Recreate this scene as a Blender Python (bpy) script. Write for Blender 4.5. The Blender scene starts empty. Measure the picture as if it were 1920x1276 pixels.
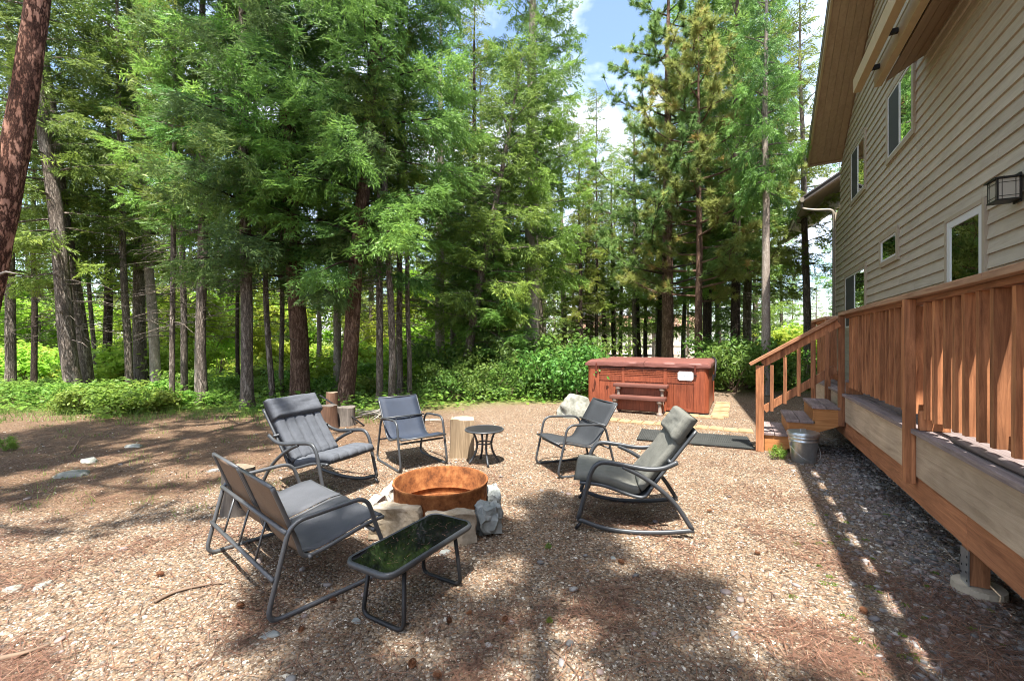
import bpy, bmesh, math, random
import numpy as np
from mathutils import Vector, Matrix, noise as mnoise

random.seed(7)
RNG = np.random.default_rng(11)
scene = bpy.context.scene
col = scene.collection

# ------------------------------------------------------------------ camera
CAMH = 1.4
FPX = 810.0                      # focal length in pixels of the 1920 px wide photograph
YAW = math.radians(27.7)
S_, C_ = math.sin(YAW), math.cos(YAW)
cam = bpy.data.cameras.new('camera')
cam.sensor_width = 36.0
cam.lens = 36.0 * FPX / 1920.0
cam.clip_end = 3000
cam.clip_start = 0.02
camo = bpy.data.objects.new('camera', cam)
col.objects.link(camo)
camo.location = (0, 0, CAMH)
camo.rotation_euler = (math.radians(90), 0, YAW)
scene.camera = camo

# ------------------------------------------------------------------ light
SUN = Vector((0.185, -0.36, 1.0)).normalized()        # direction towards the sun
elev = math.asin(SUN.z)
azim = math.atan2(SUN.x, SUN.y)
world = bpy.data.worlds.new('World')
scene.world = world
world.use_nodes = True
wn, wl = world.node_tree.nodes, world.node_tree.links
wn.clear()
wo = wn.new('ShaderNodeOutputWorld')
bg = wn.new('ShaderNodeBackground')
sky = wn.new('ShaderNodeTexSky')
sky.sky_type = 'NISHITA'
sky.sun_disc = False
sky.sun_elevation = elev
sky.sun_rotation = azim
sky.air_density = 1.0
sky.dust_density = 1.4
sky.ozone_density = 1.2
tc = wn.new('ShaderNodeTexCoord')
mp = wn.new('ShaderNodeMapping')
mp.inputs['Scale'].default_value = (1.6, 1.6, 3.6)
nz = wn.new('ShaderNodeTexNoise')
nz.inputs['Scale'].default_value = 1.7
nz.inputs['Detail'].default_value = 7
nz.inputs['Roughness'].default_value = 0.55
nz.inputs['Distortion'].default_value = 0.4
cr = wn.new('ShaderNodeValToRGB')
cr.color_ramp.elements[0].position = 0.42
cr.color_ramp.elements[0].color = (0, 0, 0, 1)
cr.color_ramp.elements[1].position = 0.66
cr.color_ramp.elements[1].color = (0.9, 0.9, 0.9, 1)
mx = wn.new('ShaderNodeMixRGB')
mx.inputs[2].default_value = (6.4, 6.7, 7.1, 1)
wl.new(tc.outputs['Generated'], mp.inputs['Vector'])
wl.new(mp.outputs['Vector'], nz.inputs['Vector'])
wl.new(nz.outputs['Fac'], cr.inputs['Fac'])
wl.new(cr.outputs['Color'], mx.inputs[0])
wl.new(sky.outputs['Color'], mx.inputs[1])
wl.new(mx.outputs['Color'], bg.inputs['Color'])
bg.inputs['Strength'].default_value = 0.12
wl.new(bg.outputs['Background'], wo.inputs['Surface'])

sl = bpy.data.lights.new('sun', 'SUN')
sl.energy = 5.0
sl.angle = math.radians(0.5)
sl.color = (1.0, 0.95, 0.87)
so = bpy.data.objects.new('sun', sl)
col.objects.link(so)
so.rotation_euler = SUN.to_track_quat('Z', 'Y').to_euler()
so.location = SUN * 60

scene.view_settings.view_transform = 'Standard'
scene.view_settings.look = 'None'
scene.view_settings.exposure = 1.8
scene.view_settings.gamma = 1.0
scene.view_settings.use_curve_mapping = False
scene.render.engine = 'CYCLES'
scene.cycles.max_bounces = 7
scene.cycles.diffuse_bounces = 4
scene.cycles.glossy_bounces = 3
scene.cycles.transmission_bounces = 5
scene.cycles.transparent_max_bounces = 6
scene.cycles.use_denoising = True
scene.cycles.filter_width = 1.0
scene.cycles.use_adaptive_sampling = True
scene.cycles.adaptive_threshold = 0.015
scene.cycles.sample_clamp_indirect = 6.0


# ------------------------------------------------------------------ photo helpers
def W(R, d, z=0.0):
    """camera frame (right, depth) to world"""
    return Vector((R * C_ - d * S_, R * S_ + d * C_, z))


def G(px, py, z=0.0):
    """a pixel that shows a point at height z"""
    d = (CAMH - z) * FPX / (py - 638.0)
    return W((px - 960.0) / FPX * d, d, z)


def D(px, d, z=0.0):
    return W((px - 960.0) / FPX * d, d, z)


def onX(px, py, X):
    b = (px - 960.0) / FPX
    d = X / (b * C_ - S_)
    return Vector((X, (b * S_ + C_) * d, CAMH - (py - 638.0) / FPX * d))


# ------------------------------------------------------------------ materials
MATS = {}


def nodes_of(name):
    m = bpy.data.materials.new(name)
    m.use_nodes = True
    nt = m.node_tree
    b = nt.nodes['Principled BSDF']
    MATS[name] = m
    return m, nt, nt.nodes, nt.links, b


def rgb(c):
    return (c[0], c[1], c[2], 1.0)


def simple(name, color, rough=0.6, metal=0.0, var=0.15, scale=8.0, bump=0.0, bscale=60.0, spec=0.4, stretch=(1, 1, 1), color2=None, coords='Object'):
    """base colour broken up by noise, with fine relief"""
    m, nt, n, l, b = nodes_of(name)
    t = n.new('ShaderNodeTexCoord')
    mp_ = n.new('ShaderNodeMapping')
    mp_.inputs['Scale'].default_value = stretch
    l.new(t.outputs[coords], mp_.inputs['Vector'])
    nn = n.new('ShaderNodeTexNoise')
    nn.inputs['Scale'].default_value = scale
    nn.inputs['Detail'].default_value = 6
    nn.inputs['Roughness'].default_value = 0.65
    l.new(mp_.outputs['Vector'], nn.inputs['Vector'])
    r = n.new('ShaderNodeValToRGB')
    c2 = color2 or [min(1, c * (1 + var)) for c in color]
    c1 = [c * (1 - var) for c in color]
    r.color_ramp.elements[0].position = 0.3
    r.color_ramp.elements[0].color = rgb(c1)
    r.color_ramp.elements[1].position = 0.7
    r.color_ramp.elements[1].color = rgb(c2)
    l.new(nn.outputs['Fac'], r.inputs['Fac'])
    oi = n.new('ShaderNodeObjectInfo')
    hs = n.new('ShaderNodeHueSaturation')
    mr = n.new('ShaderNodeMapRange')
    mr.inputs['To Min'].default_value = 1 - var * 0.6
    mr.inputs['To Max'].default_value = 1 + var * 0.6
    l.new(oi.outputs['Random'], mr.inputs['Value'])
    l.new(mr.outputs['Result'], hs.inputs['Value'])
    l.new(r.outputs['Color'], hs.inputs['Color'])
    l.new(hs.outputs['Color'], b.inputs['Base Color'])
    b.inputs['Roughness'].default_value = rough
    b.inputs['Metallic'].default_value = metal
    b.inputs['Specular IOR Level'].default_value = spec
    if bump:
        n2 = n.new('ShaderNodeTexNoise')
        n2.inputs['Scale'].default_value = bscale
        n2.inputs['Detail'].default_value = 4
        l.new(mp_.outputs['Vector'], n2.inputs['Vector'])
        bp = n.new('ShaderNodeBump')
        bp.inputs['Strength'].default_value = bump
        bp.inputs['Distance'].default_value = 0.01
        l.new(n2.outputs['Fac'], bp.inputs['Height'])
        l.new(bp.outputs['Normal'], b.inputs['Normal'])
    return m


def wood(name, dark, light, axis=1, rough=0.65, grain=9.0, bump=0.25, var=0.18, knots=True):
    """stained timber: grain stretched along one axis, each piece a little different"""
    m, nt, n, l, b = nodes_of(name)
    t = n.new('ShaderNodeTexCoord')
    oi = n.new('ShaderNodeObjectInfo')
    add = n.new('ShaderNodeVectorMath')
    add.operation = 'ADD'
    mul = n.new('ShaderNodeMath')
    mul.operation = 'MULTIPLY'
    mul.inputs[1].default_value = 37.0
    l.new(oi.outputs['Random'], mul.inputs[0])
    cmb = n.new('ShaderNodeCombineXYZ')
    for k in range(3):
        l.new(mul.outputs[0], cmb.inputs[k])
    l.new(t.outputs['Object'], add.inputs[0])
    l.new(cmb.outputs[0], add.inputs[1])
    mp_ = n.new('ShaderNodeMapping')
    sc = [grain, grain, grain]
    sc[axis] = grain * 0.07
    mp_.inputs['Scale'].default_value = sc
    l.new(add.outputs[0], mp_.inputs['Vector'])
    nn = n.new('ShaderNodeTexNoise')
    nn.inputs['Scale'].default_value = 3.0
    nn.inputs['Detail'].default_value = 8
    nn.inputs['Roughness'].default_value = 0.7
    nn.inputs['Distortion'].default_value = 1.2
    l.new(mp_.outputs['Vector'], nn.inputs['Vector'])
    r = n.new('ShaderNodeValToRGB')
    r.color_ramp.elements[0].position = 0.32
    r.color_ramp.elements[0].color = rgb(dark)
    r.color_ramp.elements[1].position = 0.68
    r.color_ramp.elements[1].color = rgb(light)
    l.new(nn.outputs['Fac'], r.inputs['Fac'])
    # broad stains
    n2 = n.new('ShaderNodeTexNoise')
    n2.inputs['Scale'].default_value = 2.3
    n2.inputs['Detail'].default_value = 5
    l.new(add.outputs[0], n2.inputs['Vector'])
    mr = n.new('ShaderNodeMapRange')
    mr.inputs['From Min'].default_value = 0.3
    mr.inputs['From Max'].default_value = 0.7
    mr.inputs['To Min'].default_value = 1 - var
    mr.inputs['To Max'].default_value = 1 + var
    l.new(n2.outputs['Fac'], mr.inputs['Value'])
    mr2 = n.new('ShaderNodeMapRange')
    mr2.inputs['To Min'].default_value = 1 - var
    mr2.inputs['To Max'].default_value = 1 + var
    l.new(oi.outputs['Random'], mr2.inputs['Value'])
    mm = n.new('ShaderNodeMath')
    mm.operation = 'MULTIPLY'
    l.new(mr.outputs[0], mm.inputs[0])
    l.new(mr2.outputs[0], mm.inputs[1])
    hs = n.new('ShaderNodeHueSaturation')
    l.new(r.outputs['Color'], hs.inputs['Color'])
    l.new(mm.outputs[0], hs.inputs['Value'])
    l.new(hs.outputs['Color'], b.inputs['Base Color'])
    b.inputs['Roughness'].default_value = rough
    b.inputs['Specular IOR Level'].default_value = 0.3
    bp = n.new('ShaderNodeBump')
    bp.inputs['Strength'].default_value = bump
    bp.inputs['Distance'].default_value = 0.006
    l.new(nn.outputs['Fac'], bp.inputs['Height'])
    l.new(bp.outputs['Normal'], b.inputs['Normal'])
    return m


def bark(name, dark, mid, light, scale=7.0, depth=0.03, strength=0.9, distort=0.34, zs=0.20, floor=0.35):
    m, nt, n, l, b = nodes_of(name)
    t = n.new('ShaderNodeTexCoord')
    oi = n.new('ShaderNodeObjectInfo')
    add = n.new('ShaderNodeVectorMath')
    add.operation = 'ADD'
    sc = n.new('ShaderNodeVectorMath')
    sc.operation = 'SCALE'
    sc.inputs['Scale'].default_value = 1.0
    cmb = n.new('ShaderNodeCombineXYZ')
    mul = n.new('ShaderNodeMath')
    mul.operation = 'MULTIPLY'
    mul.inputs[1].default_value = 50
    l.new(oi.outputs['Random'], mul.inputs[0])
    l.new(mul.outputs[0], cmb.inputs[0])
    l.new(mul.outputs[0], cmb.inputs[2])
    l.new(t.outputs['Object'], add.inputs[0])
    l.new(cmb.outputs[0], add.inputs[1])
    mp_ = n.new('ShaderNodeMapping')
    mp_.inputs['Scale'].default_value = (1, 1, zs)
    l.new(add.outputs[0], mp_.inputs['Vector'])
    v = n.new('ShaderNodeTexVoronoi')
    v.feature = 'DISTANCE_TO_EDGE'
    v.inputs['Scale'].default_value = scale * 2.2
    nd = n.new('ShaderNodeTexNoise')
    nd.inputs['Scale'].default_value = scale
    nd.inputs['Detail'].default_value = 8
    nd.inputs['Roughness'].default_value = 0.72
    l.new(mp_.outputs['Vector'], nd.inputs['Vector'])
    mixv = n.new('ShaderNodeMixRGB')
    mixv.inputs[0].default_value = distort
    l.new(mp_.outputs['Vector'], mixv.inputs[1])
    l.new(nd.outputs['Color'], mixv.inputs[2])
    l.new(mixv.outputs[0], v.inputs['Vector'])
    mr = n.new('ShaderNodeMapRange')
    mr.inputs['From Max'].default_value = 0.20
    mr.inputs['To Min'].default_value = floor
    l.new(v.outputs['Distance'], mr.inputs['Value'])
    mul2 = n.new('ShaderNodeMath')
    mul2.operation = 'MULTIPLY'
    l.new(mr.outputs[0], mul2.inputs[0])
    l.new(nd.outputs['Fac'], mul2.inputs[1])
    r = n.new('ShaderNodeValToRGB')
    e = r.color_ramp.elements
    e[0].position = 0.05
    e[0].color = rgb(dark)
    e[1].position = 0.62
    e[1].color = rgb(light)
    q = e.new(0.36)
    q.color = rgb(mid)
    l.new(mul2.outputs[0], r.inputs['Fac'])
    l.new(r.outputs['Color'], b.inputs['Base Color'])
    b.inputs['Roughness'].default_value = 0.9
    b.inputs['Specular IOR Level'].default_value = 0.15
    bp = n.new('ShaderNodeBump')
    bp.inputs['Strength'].default_value = strength
    bp.inputs['Distance'].default_value = depth
    l.new(mul2.outputs[0], bp.inputs['Height'])
    l.new(bp.outputs['Normal'], b.inputs['Normal'])
    return m


def leaf(name, dark, light, transl=0.35, rough=0.5, hue=0.03, tip=None):
    """foliage: colour from the per-leaf 'tint' value, light passes through"""
    m, nt, n, l, b = nodes_of(name)
    at = n.new('ShaderNodeAttribute')
    at.attribute_name = 'tint'
    r = n.new('ShaderNodeValToRGB')
    r.color_ramp.elements[0].color = rgb(dark)
    r.color_ramp.elements[1].color = rgb(light)
    if tip:
        q = r.color_ramp.elements.new(0.93)
        q.color = rgb(light)
        r.color_ramp.elements[-1].color = rgb(tip)
    l.new(at.outputs['Fac'], r.inputs['Fac'])
    oi = n.new('ShaderNodeObjectInfo')
    hs = n.new('ShaderNodeHueSaturation')
    mr = n.new('ShaderNodeMapRange')
    mr.inputs['To Min'].default_value = 0.5 - hue
    mr.inputs['To Max'].default_value = 0.5 + hue
    l.new(oi.outputs['Random'], mr.inputs['Value'])
    l.new(mr.outputs[0], hs.inputs['Hue'])
    mr2 = n.new('ShaderNodeMapRange')
    mr2.inputs['To Min'].default_value = 0.8
    mr2.inputs['To Max'].default_value = 1.2
    l.new(oi.outputs['Random'], mr2.inputs['Value'])
    l.new(mr2.outputs[0], hs.inputs['Value'])
    l.new(r.outputs['Color'], hs.inputs['Color'])
    l.new(hs.outputs['Color'], b.inputs['Base Color'])
    b.inputs['Roughness'].default_value = rough
    b.inputs['Specular IOR Level'].default_value = 0.35
    tr = n.new('ShaderNodeBsdfTranslucent')
    g = n.new('ShaderNodeGamma')
    g.inputs['Gamma'].default_value = 0.82
    l.new(hs.outputs['Color'], g.inputs['Color'])
    l.new(g.outputs['Color'], tr.inputs['Color'])
    ms = n.new('ShaderNodeMixShader')
    ms.inputs[0].default_value = transl
    l.new(b.outputs[0], ms.inputs[1])
    l.new(tr.outputs[0], ms.inputs[2])
    l.new(ms.outputs[0], n['Material Output'].inputs['Surface'])
    return m


# ------------------------------------------------------------------ mesh helpers
class MB:
    def __init__(s):
        s.v, s.f, s.m = [], [], []
        s.mi = 0

    def add(s, vs, fs):
        o = len(s.v)
        s.v.extend([tuple(p) for p in vs])
        s.f.extend([tuple(i + o for i in q) for q in fs])
        s.m.extend([s.mi] * len(fs))
        return s

    def box(s, x0, x1, y0, y1, z0, z1, bev=0.0):
        if bev <= 0:
            vs = [(x0, y0, z0), (x1, y0, z0), (x1, y1, z0), (x0, y1, z0), (x0, y0, z1), (x1, y0, z1), (x1, y1, z1), (x0, y1, z1)]
            fs = [(0, 3, 2, 1), (4, 5, 6, 7), (0, 1, 5, 4), (1, 2, 6, 5), (2, 3, 7, 6), (3, 0, 4, 7)]
            return s.add(vs, fs)
        bm = bmesh.new()
        bmesh.ops.create_cube(bm, size=1)
        for q in bm.verts:
            q.co = Vector(((x0 + x1) / 2 + q.co.x * (x1 - x0), (y0 + y1) / 2 + q.co.y * (y1 - y0), (z0 + z1) / 2 + q.co.z * (z1 - z0)))
        bmesh.ops.bevel(bm, geom=bm.edges[:], offset=bev, segments=2, profile=0.6, affect='EDGES')
        return s.bm(bm)

    def bm(s, bm, mat=None):
        bm.verts.index_update()
        vs = [(mat @ q.co) if mat else q.co.copy() for q in bm.verts]
        fs = [[q.index for q in f.verts] for f in bm.faces]
        bm.free()
        return s.add(vs, fs)

    def obox(s, c, ax, ay, az, bev=0.0):
        """box with centre c and half-extent vectors ax, ay, az"""
        c, ax, ay, az = Vector(c), Vector(ax), Vector(ay), Vector(az)
        t = MB()
        t.box(-ax.length, ax.length, -ay.length, ay.length, -az.length, az.length, bev)
        X, Y, Z = ax.normalized(), ay.normalized(), az.normalized()
        return s.add([c + X * p[0] + Y * p[1] + Z * p[2] for p in t.v], t.f)

    def beam(s, a, b, w, h, up=(0, 0, 1), bev=0.0):
        a, b = Vector(a), Vector(b)
        d = (b - a)
        L = d.length
        d.normalize()
        side = d.cross(Vector(up))
        side.normalize()
        u = side.cross(d)
        return s.obox((a + b) / 2, d * (L / 2), side * (w / 2), u * (h / 2), bev)

    def tube(s, pts, r, n=8, closed=False, cap=True, flat=None):
        pts = [Vector(p) for p in pts]
        N = len(pts)
        rs = r if hasattr(r, '__len__') else [r] * N
        rings = []
        prev = None
        for i in range(N):
            if closed:
                t = (pts[(i + 1) % N] - pts[i - 1])
            else:
                t = pts[min(i + 1, N - 1)] - pts[max(i - 1, 0)]
            t.normalize()
            if prev is None:
                a = Vector((0, 0, 1)) if abs(t.z) < 0.9 else Vector((1, 0, 0))
                x = t.cross(a).normalized()
            else:
                x = (prev - t * prev.dot(t)).normalized()
            prev = x
            y = t.cross(x)
            fx, fy = flat or (1, 1)
            rings.append([pts[i] + (x * math.cos(2 * math.pi * k / n) * fx + y * math.sin(2 * math.pi * k / n) * fy) * rs[i] for k in range(n)])
        vs = [p for q in rings for p in q]
        fs = []
        M = N if closed else N - 1
        for i in range(M):
            a, b_ = i * n, ((i + 1) % N) * n
            for k in range(n):
                fs.append((a + k, a + (k + 1) % n, b_ + (k + 1) % n, b_ + k))
        if not closed and cap:
            fs.append(tuple(range(n - 1, -1, -1)))
            fs.append(tuple((N - 1) * n + k for k in range(n)))
        return s.add(vs, fs)

    def lathe(s, prof, n=32, c=(0, 0, 0), closed=False):
        vs, fs = [], []
        for (r, z) in prof:
            for k in range(n):
                a = 2 * math.pi * k / n
                vs.append((c[0] + r * math.cos(a), c[1] + r * math.sin(a), c[2] + z))
        for i in range(len(prof) - 1):
            for k in range(n):
                fs.append((i * n + k, i * n + (k + 1) % n, (i + 1) * n + (k + 1) % n, (i + 1) * n + k))
        return s.add(vs, fs)

    def prism(s, outline, z0, z1):
        n = len(outline)
        vs = [(p[0], p[1], z0) for p in outline] + [(p[0], p[1], z1) for p in outline]
        fs = [tuple(range(n - 1, -1, -1)), tuple(range(n, 2 * n))]
        for k in range(n):
            fs.append((k, (k + 1) % n, n + (k + 1) % n, n + k))
        return s.add(vs, fs)

    def build(s, name, mat, parent=None, smooth=False, angle=None):
        me = bpy.data.meshes.new(name)
        me.from_pydata(s.v, [], s.f)
        mats = mat if isinstance(mat, (list, tuple)) else [mat]
        for q in mats:
            me.materials.append(q)
        if len(mats) > 1:
            me.polygons.foreach_set('material_index', s.m)
        if smooth:
            me.polygons.foreach_set('use_smooth', [True] * len(me.polygons))
            if angle:
                try:
                    me.set_sharp_from_angle(angle=math.radians(angle))
                except Exception:
                    pass
        me.validate()
        o = bpy.data.objects.new(name, me)
        col.objects.link(o)
        if parent is not None:
            o.parent = parent
        return o


def tag(o, label=None, cat=None, group=None, kind=None):
    if label:
        o['label'] = label
    if cat:
        o['category'] = cat
    if group:
        o['group'] = group
    if kind:
        o['kind'] = kind
    return o


def thing(name, label, cat, loc=(0, 0, 0), rz=0.0, group=None):
    o = bpy.data.objects.new(name, None)
    o.empty_display_size = 0.2
    col.objects.link(o)
    o.location = loc
    o.rotation_euler = (0, 0, rz)
    return tag(o, label, cat, group)


def copy_child(o, parent):
    c = o.copy()
    col.objects.link(c)
    c.parent = parent
    return c


def rounded(pts, r, n=5, closed=False):
    """a polyline with its corners rounded"""
    pts = [Vector(p) for p in pts]
    out = []
    N = len(pts)
    for i in range(N):
        if not closed and i in (0, N - 1):
            out.append(pts[i])
            continue
        p, a, b = pts[i], pts[i - 1], pts[(i + 1) % N]
        la, lb = (a - p).length, (b - p).length
        q = min(r, la * 0.48, lb * 0.48)
        s0, s1 = p + (a - p) / la * q, p + (b - p) / lb * q
        for k in range(n + 1):
            t = k / n
            out.append(s0 * (1 - t) ** 2 + p * 2 * t * (1 - t) + s1 * t ** 2)
    return out


def smooth_path(pts, n=6):
    """Catmull-Rom through the points"""
    pts = [Vector(p) for p in pts]
    P = [pts[0] * 2 - pts[1]] + pts + [pts[-1] * 2 - pts[-2]]
    out = []
    for i in range(1, len(P) - 2):
        for k in range(n):
            t = k / n
            a, b, c, d = P[i - 1], P[i], P[i + 1], P[i + 2]
            out.append(0.5 * ((2 * b) + (c - a) * t + (2 * a - 5 * b + 4 * c - d) * t * t + (3 * b - a - 3 * c + d) * t ** 3))
    out.append(pts[-1])
    return out


def tri_mesh(name, tris, tint=None, mats=(), matidx=None, parent=None, smooth=False):
    """fast mesh from an (N,3,3) array of triangles; tint is one value per triangle"""
    N = len(tris)
    me = bpy.data.meshes.new(name)
    me.vertices.add(N * 3)
    me.vertices.foreach_set('co', np.ascontiguousarray(tris.reshape(-1), dtype=np.float32))
    me.loops.add(N * 3)
    me.loops.foreach_set('vertex_index', np.arange(N * 3, dtype=np.int32))
    me.polygons.add(N)
    me.polygons.foreach_set('loop_start', np.arange(N, dtype=np.int32) * 3)
    for q in mats:
        me.materials.append(q)
    if matidx is not None:
        me.polygons.foreach_set('material_index', matidx.astype(np.int32))
    me.update(calc_edges=True)
    if tint is not None:
        a = me.attributes.new('tint', 'FLOAT', 'POINT')
        a.data.foreach_set('value', np.repeat(tint, 3).astype(np.float32))
    o = bpy.data.objects.new(name, me)
    return o


# ------------------------------------------------------------------ material library
wood('stained_wood', (0.130, 0.046, 0.019), (0.45, 0.195, 0.088), axis=2, var=0.26)
wood('stained_wood_y', (0.150, 0.056, 0.025), (0.38, 0.165, 0.080), axis=1)
wood('stair_wood', (0.27, 0.105, 0.030), (0.46, 0.21, 0.075), axis=0)
wood('rail_wood', (0.20, 0.105, 0.062), (0.40, 0.25, 0.16), axis=1)
wood('hand_rail_wood', (0.20, 0.085, 0.04), (0.42, 0.21, 0.11), axis=0)
wood('fascia_wood', (0.29, 0.22, 0.155), (0.46, 0.365, 0.27), axis=1, bump=0.6, grain=7)
wood('deck_board_wood', (0.11, 0.085, 0.085), (0.27, 0.22, 0.21), axis=1, rough=0.8)
wood('tread_wood', (0.12, 0.085, 0.08), (0.26, 0.20, 0.19), axis=1, rough=0.8)
wood('siding', (0.325, 0.281, 0.222), (0.435, 0.382, 0.308), axis=1, rough=0.7, grain=5, bump=0.35, var=0.06)
wood('soffit_wood', (0.245, 0.168, 0.105), (0.325, 0.235, 0.152), axis=1, rough=0.7, grain=3, bump=0.08, var=0.06)
wood('tub_wood', (0.125, 0.030, 0.015), (0.285, 0.080, 0.038), axis=2, rough=0.42, grain=10, bump=0.1)
wood('tub_step_wood', (0.085, 0.032, 0.024), (0.185, 0.075, 0.055), axis=0, rough=0.55)
wood('log_side', (0.15, 0.10, 0.058), (0.38, 0.285, 0.18), axis=2, rough=0.8, grain=7, bump=0.6)
wood('log_top', (0.17, 0.125, 0.085), (0.34, 0.265, 0.19), axis=0, rough=0.85, grain=5, bump=0.4)
wood('grey_log', (0.05, 0.042, 0.036), (0.145, 0.125, 0.108), axis=2, rough=0.9, grain=7, bump=0.6)
wood('red_log', (0.055, 0.030, 0.020), (0.165, 0.090, 0.055), axis=2, rough=0.9, grain=7, bump=0.6)
simple('trim_paint', (0.33, 0.275, 0.205), rough=0.6, var=0.05)
simple('white_vinyl', (0.56, 0.56, 0.56), rough=0.4, var=0.03)
simple('beam_paint', (0.37, 0.275, 0.155), rough=0.55, var=0.06)
simple('shingle', (0.06, 0.055, 0.055), rough=0.9, var=0.3, scale=30, bump=0.4)
simple('gutter_metal', (0.21, 0.185, 0.15), rough=0.4, metal=0.0, var=0.05)
simple('dark_fascia', (0.075, 0.066, 0.058), rough=0.6, var=0.08)
simple('dark_interior', (0.012, 0.013, 0.015), rough=0.6, var=0.1)
simple('lantern_metal', (0.022, 0.020, 0.018), rough=0.45, metal=0.5, var=0.1)
simple('frame_metal', (0.046, 0.050, 0.055), rough=0.42, metal=0.25, var=0.10, scale=14, spec=0.5)
simple('light_frame_metal', (0.082, 0.086, 0.092), rough=0.42, metal=0.25, var=0.10, scale=14, spec=0.5)
simple('sling_dark', (0.026, 0.029, 0.033), rough=0.7, var=0.12, bump=0.25, bscale=420)
simple('sling_blue', (0.017, 0.025, 0.043), rough=0.7, var=0.12, bump=0.25, bscale=420)
simple('sling_grey', (0.058, 0.062, 0.071), rough=0.75, var=0.12, bump=0.25, bscale=420)
simple('sling_back', (0.135, 0.088, 0.056), rough=0.75, var=0.12, bump=0.25, bscale=420)
simple('cushion_taupe', (0.135, 0.135, 0.118), rough=0.9, var=0.13, scale=14, bump=0.5, bscale=240, spec=0.15)
simple('cushion_grey', (0.085, 0.092, 0.106), rough=0.9, var=0.13, scale=14, bump=0.5, bscale=240, spec=0.15)
simple('rubber', (0.028, 0.030, 0.028), rough=0.8, var=0.3, bump=0.3)
simple('galvanised', (0.46, 0.48, 0.49), rough=0.30, metal=0.85, var=0.16, scale=22)
simple('tub_cover', (0.155, 0.058, 0.046), rough=0.5, var=0.12, scale=5, bump=0.3, bscale=16)
simple('tub_trim', (0.10, 0.020, 0.010), rough=0.45, var=0.15)
simple('grey_plastic', (0.19, 0.145, 0.12), rough=0.5, var=0.08)
simple('sign_white', (0.78, 0.79, 0.80), rough=0.35, var=0.02)
simple('sign_ink', (0.16, 0.22, 0.36), rough=0.5, var=0.02)
simple('red_plastic', (0.42, 0.045, 0.03), rough=0.4, var=0.05)
simple('paver_stone', (0.25, 0.155, 0.075), rough=0.85, var=0.2, scale=10, bump=0.5, bscale=70, color2=(0.34, 0.24, 0.135))
simple('pale_rock', (0.29, 0.26, 0.21), rough=0.85, var=0.35, scale=5, bump=0.9, bscale=22, color2=(0.52, 0.49, 0.44))
simple('tan_rock', (0.24, 0.175, 0.10), rough=0.85, var=0.35, scale=7, bump=0.9, bscale=28, color2=(0.46, 0.40, 0.315))
simple('grey_rock', (0.14, 0.155, 0.15), rough=0.8, var=0.3, scale=6, bump=0.8, bscale=20, color2=(0.30, 0.315, 0.30))
simple('moss_rock', (0.15, 0.158, 0.115), rough=0.9, var=0.4, scale=6, bump=0.9, bscale=20, color2=(0.38, 0.38, 0.34))
simple('concrete', (0.34, 0.28, 0.21), rough=0.9, var=0.2, bump=0.5)
simple('cone_brown', (0.15, 0.060, 0.025), rough=0.85, var=0.3, bump=0.6)
simple('twig_brown', (0.14, 0.095, 0.065), rough=0.9, var=0.25)
simple('dead_wood', (0.27, 0.24, 0.21), rough=0.9, var=0.3, bump=0.5)
simple('black_iron', (0.02, 0.02, 0.022), rough=0.5, metal=0.3, var=0.2)
simple('far_wall', (0.60, 0.56, 0.50), rough=0.8, var=0.06)
simple('far_roof', (0.30, 0.16, 0.11), rough=0.8, var=0.12)
simple('fence_rail', (0.30, 0.26, 0.22), rough=0.85, var=0.15)
bark('bark_pine', (0.035, 0.018, 0.014), (0.20, 0.092, 0.062), (0.42, 0.235, 0.17), scale=9.5, depth=0.04, distort=0.20, zs=0.30, floor=0.12)
bark('bark_fir', (0.045, 0.036, 0.030), (0.165, 0.132, 0.108), (0.33, 0.28, 0.24), scale=10, depth=0.02, distort=0.26, zs=0.18, floor=0.22)
bark('bark_red', (0.050, 0.027, 0.019), (0.145, 0.084, 0.058), (0.27, 0.175, 0.13), scale=9, depth=0.025, distort=0.26, zs=0.22, floor=0.2)
bark('bark_pale', (0.10, 0.080, 0.066), (0.30, 0.25, 0.21), (0.47, 0.42, 0.37), scale=11, depth=0.012, strength=0.6)
bark('bark_dark', (0.014, 0.010, 0.008), (0.050, 0.036, 0.029), (0.115, 0.085, 0.068), scale=9, depth=0.02)
leaf('fir_needles', (0.042, 0.095, 0.026), (0.2, 0.315, 0.048), 0.38, tip=(0.34, 0.46, 0.07))
leaf('fir_needles_blue', (0.034, 0.086, 0.038), (0.155, 0.285, 0.064), 0.36, tip=(0.29, 0.43, 0.09))
leaf('fir_needles_yellow', (0.06, 0.11, 0.022), (0.24, 0.335, 0.048), 0.4, tip=(0.36, 0.44, 0.065))
leaf('pine_needles', (0.085, 0.15, 0.04), (0.27, 0.36, 0.09), 0.42, tip=(0.4, 0.38, 0.11))
leaf('pine_needles_gold', (0.125, 0.17, 0.04), (0.37, 0.39, 0.095), 0.42, tip=(0.48, 0.3, 0.1))
leaf('shrub_leaves', (0.085, 0.175, 0.026), (0.24, 0.37, 0.050), 0.48)
leaf('shrub_leaves_lime', (0.17, 0.28, 0.022), (0.40, 0.52, 0.055), 0.55)
leaf('shrub_leaves_dark', (0.045, 0.115, 0.020), (0.140, 0.26, 0.038), 0.42)
leaf('grass_blades', (0.070, 0.130, 0.020), (0.22, 0.30, 0.06), 0.40, tip=(0.40, 0.34, 0.14))
leaf('dry_needles', (0.085, 0.050, 0.027), (0.26, 0.165, 0.088), 0.10, rough=0.7, tip=(0.38, 0.29, 0.18))
leaf('moss', (0.060, 0.120, 0.010), (0.16, 0.24, 0.02), 0.2)


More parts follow.
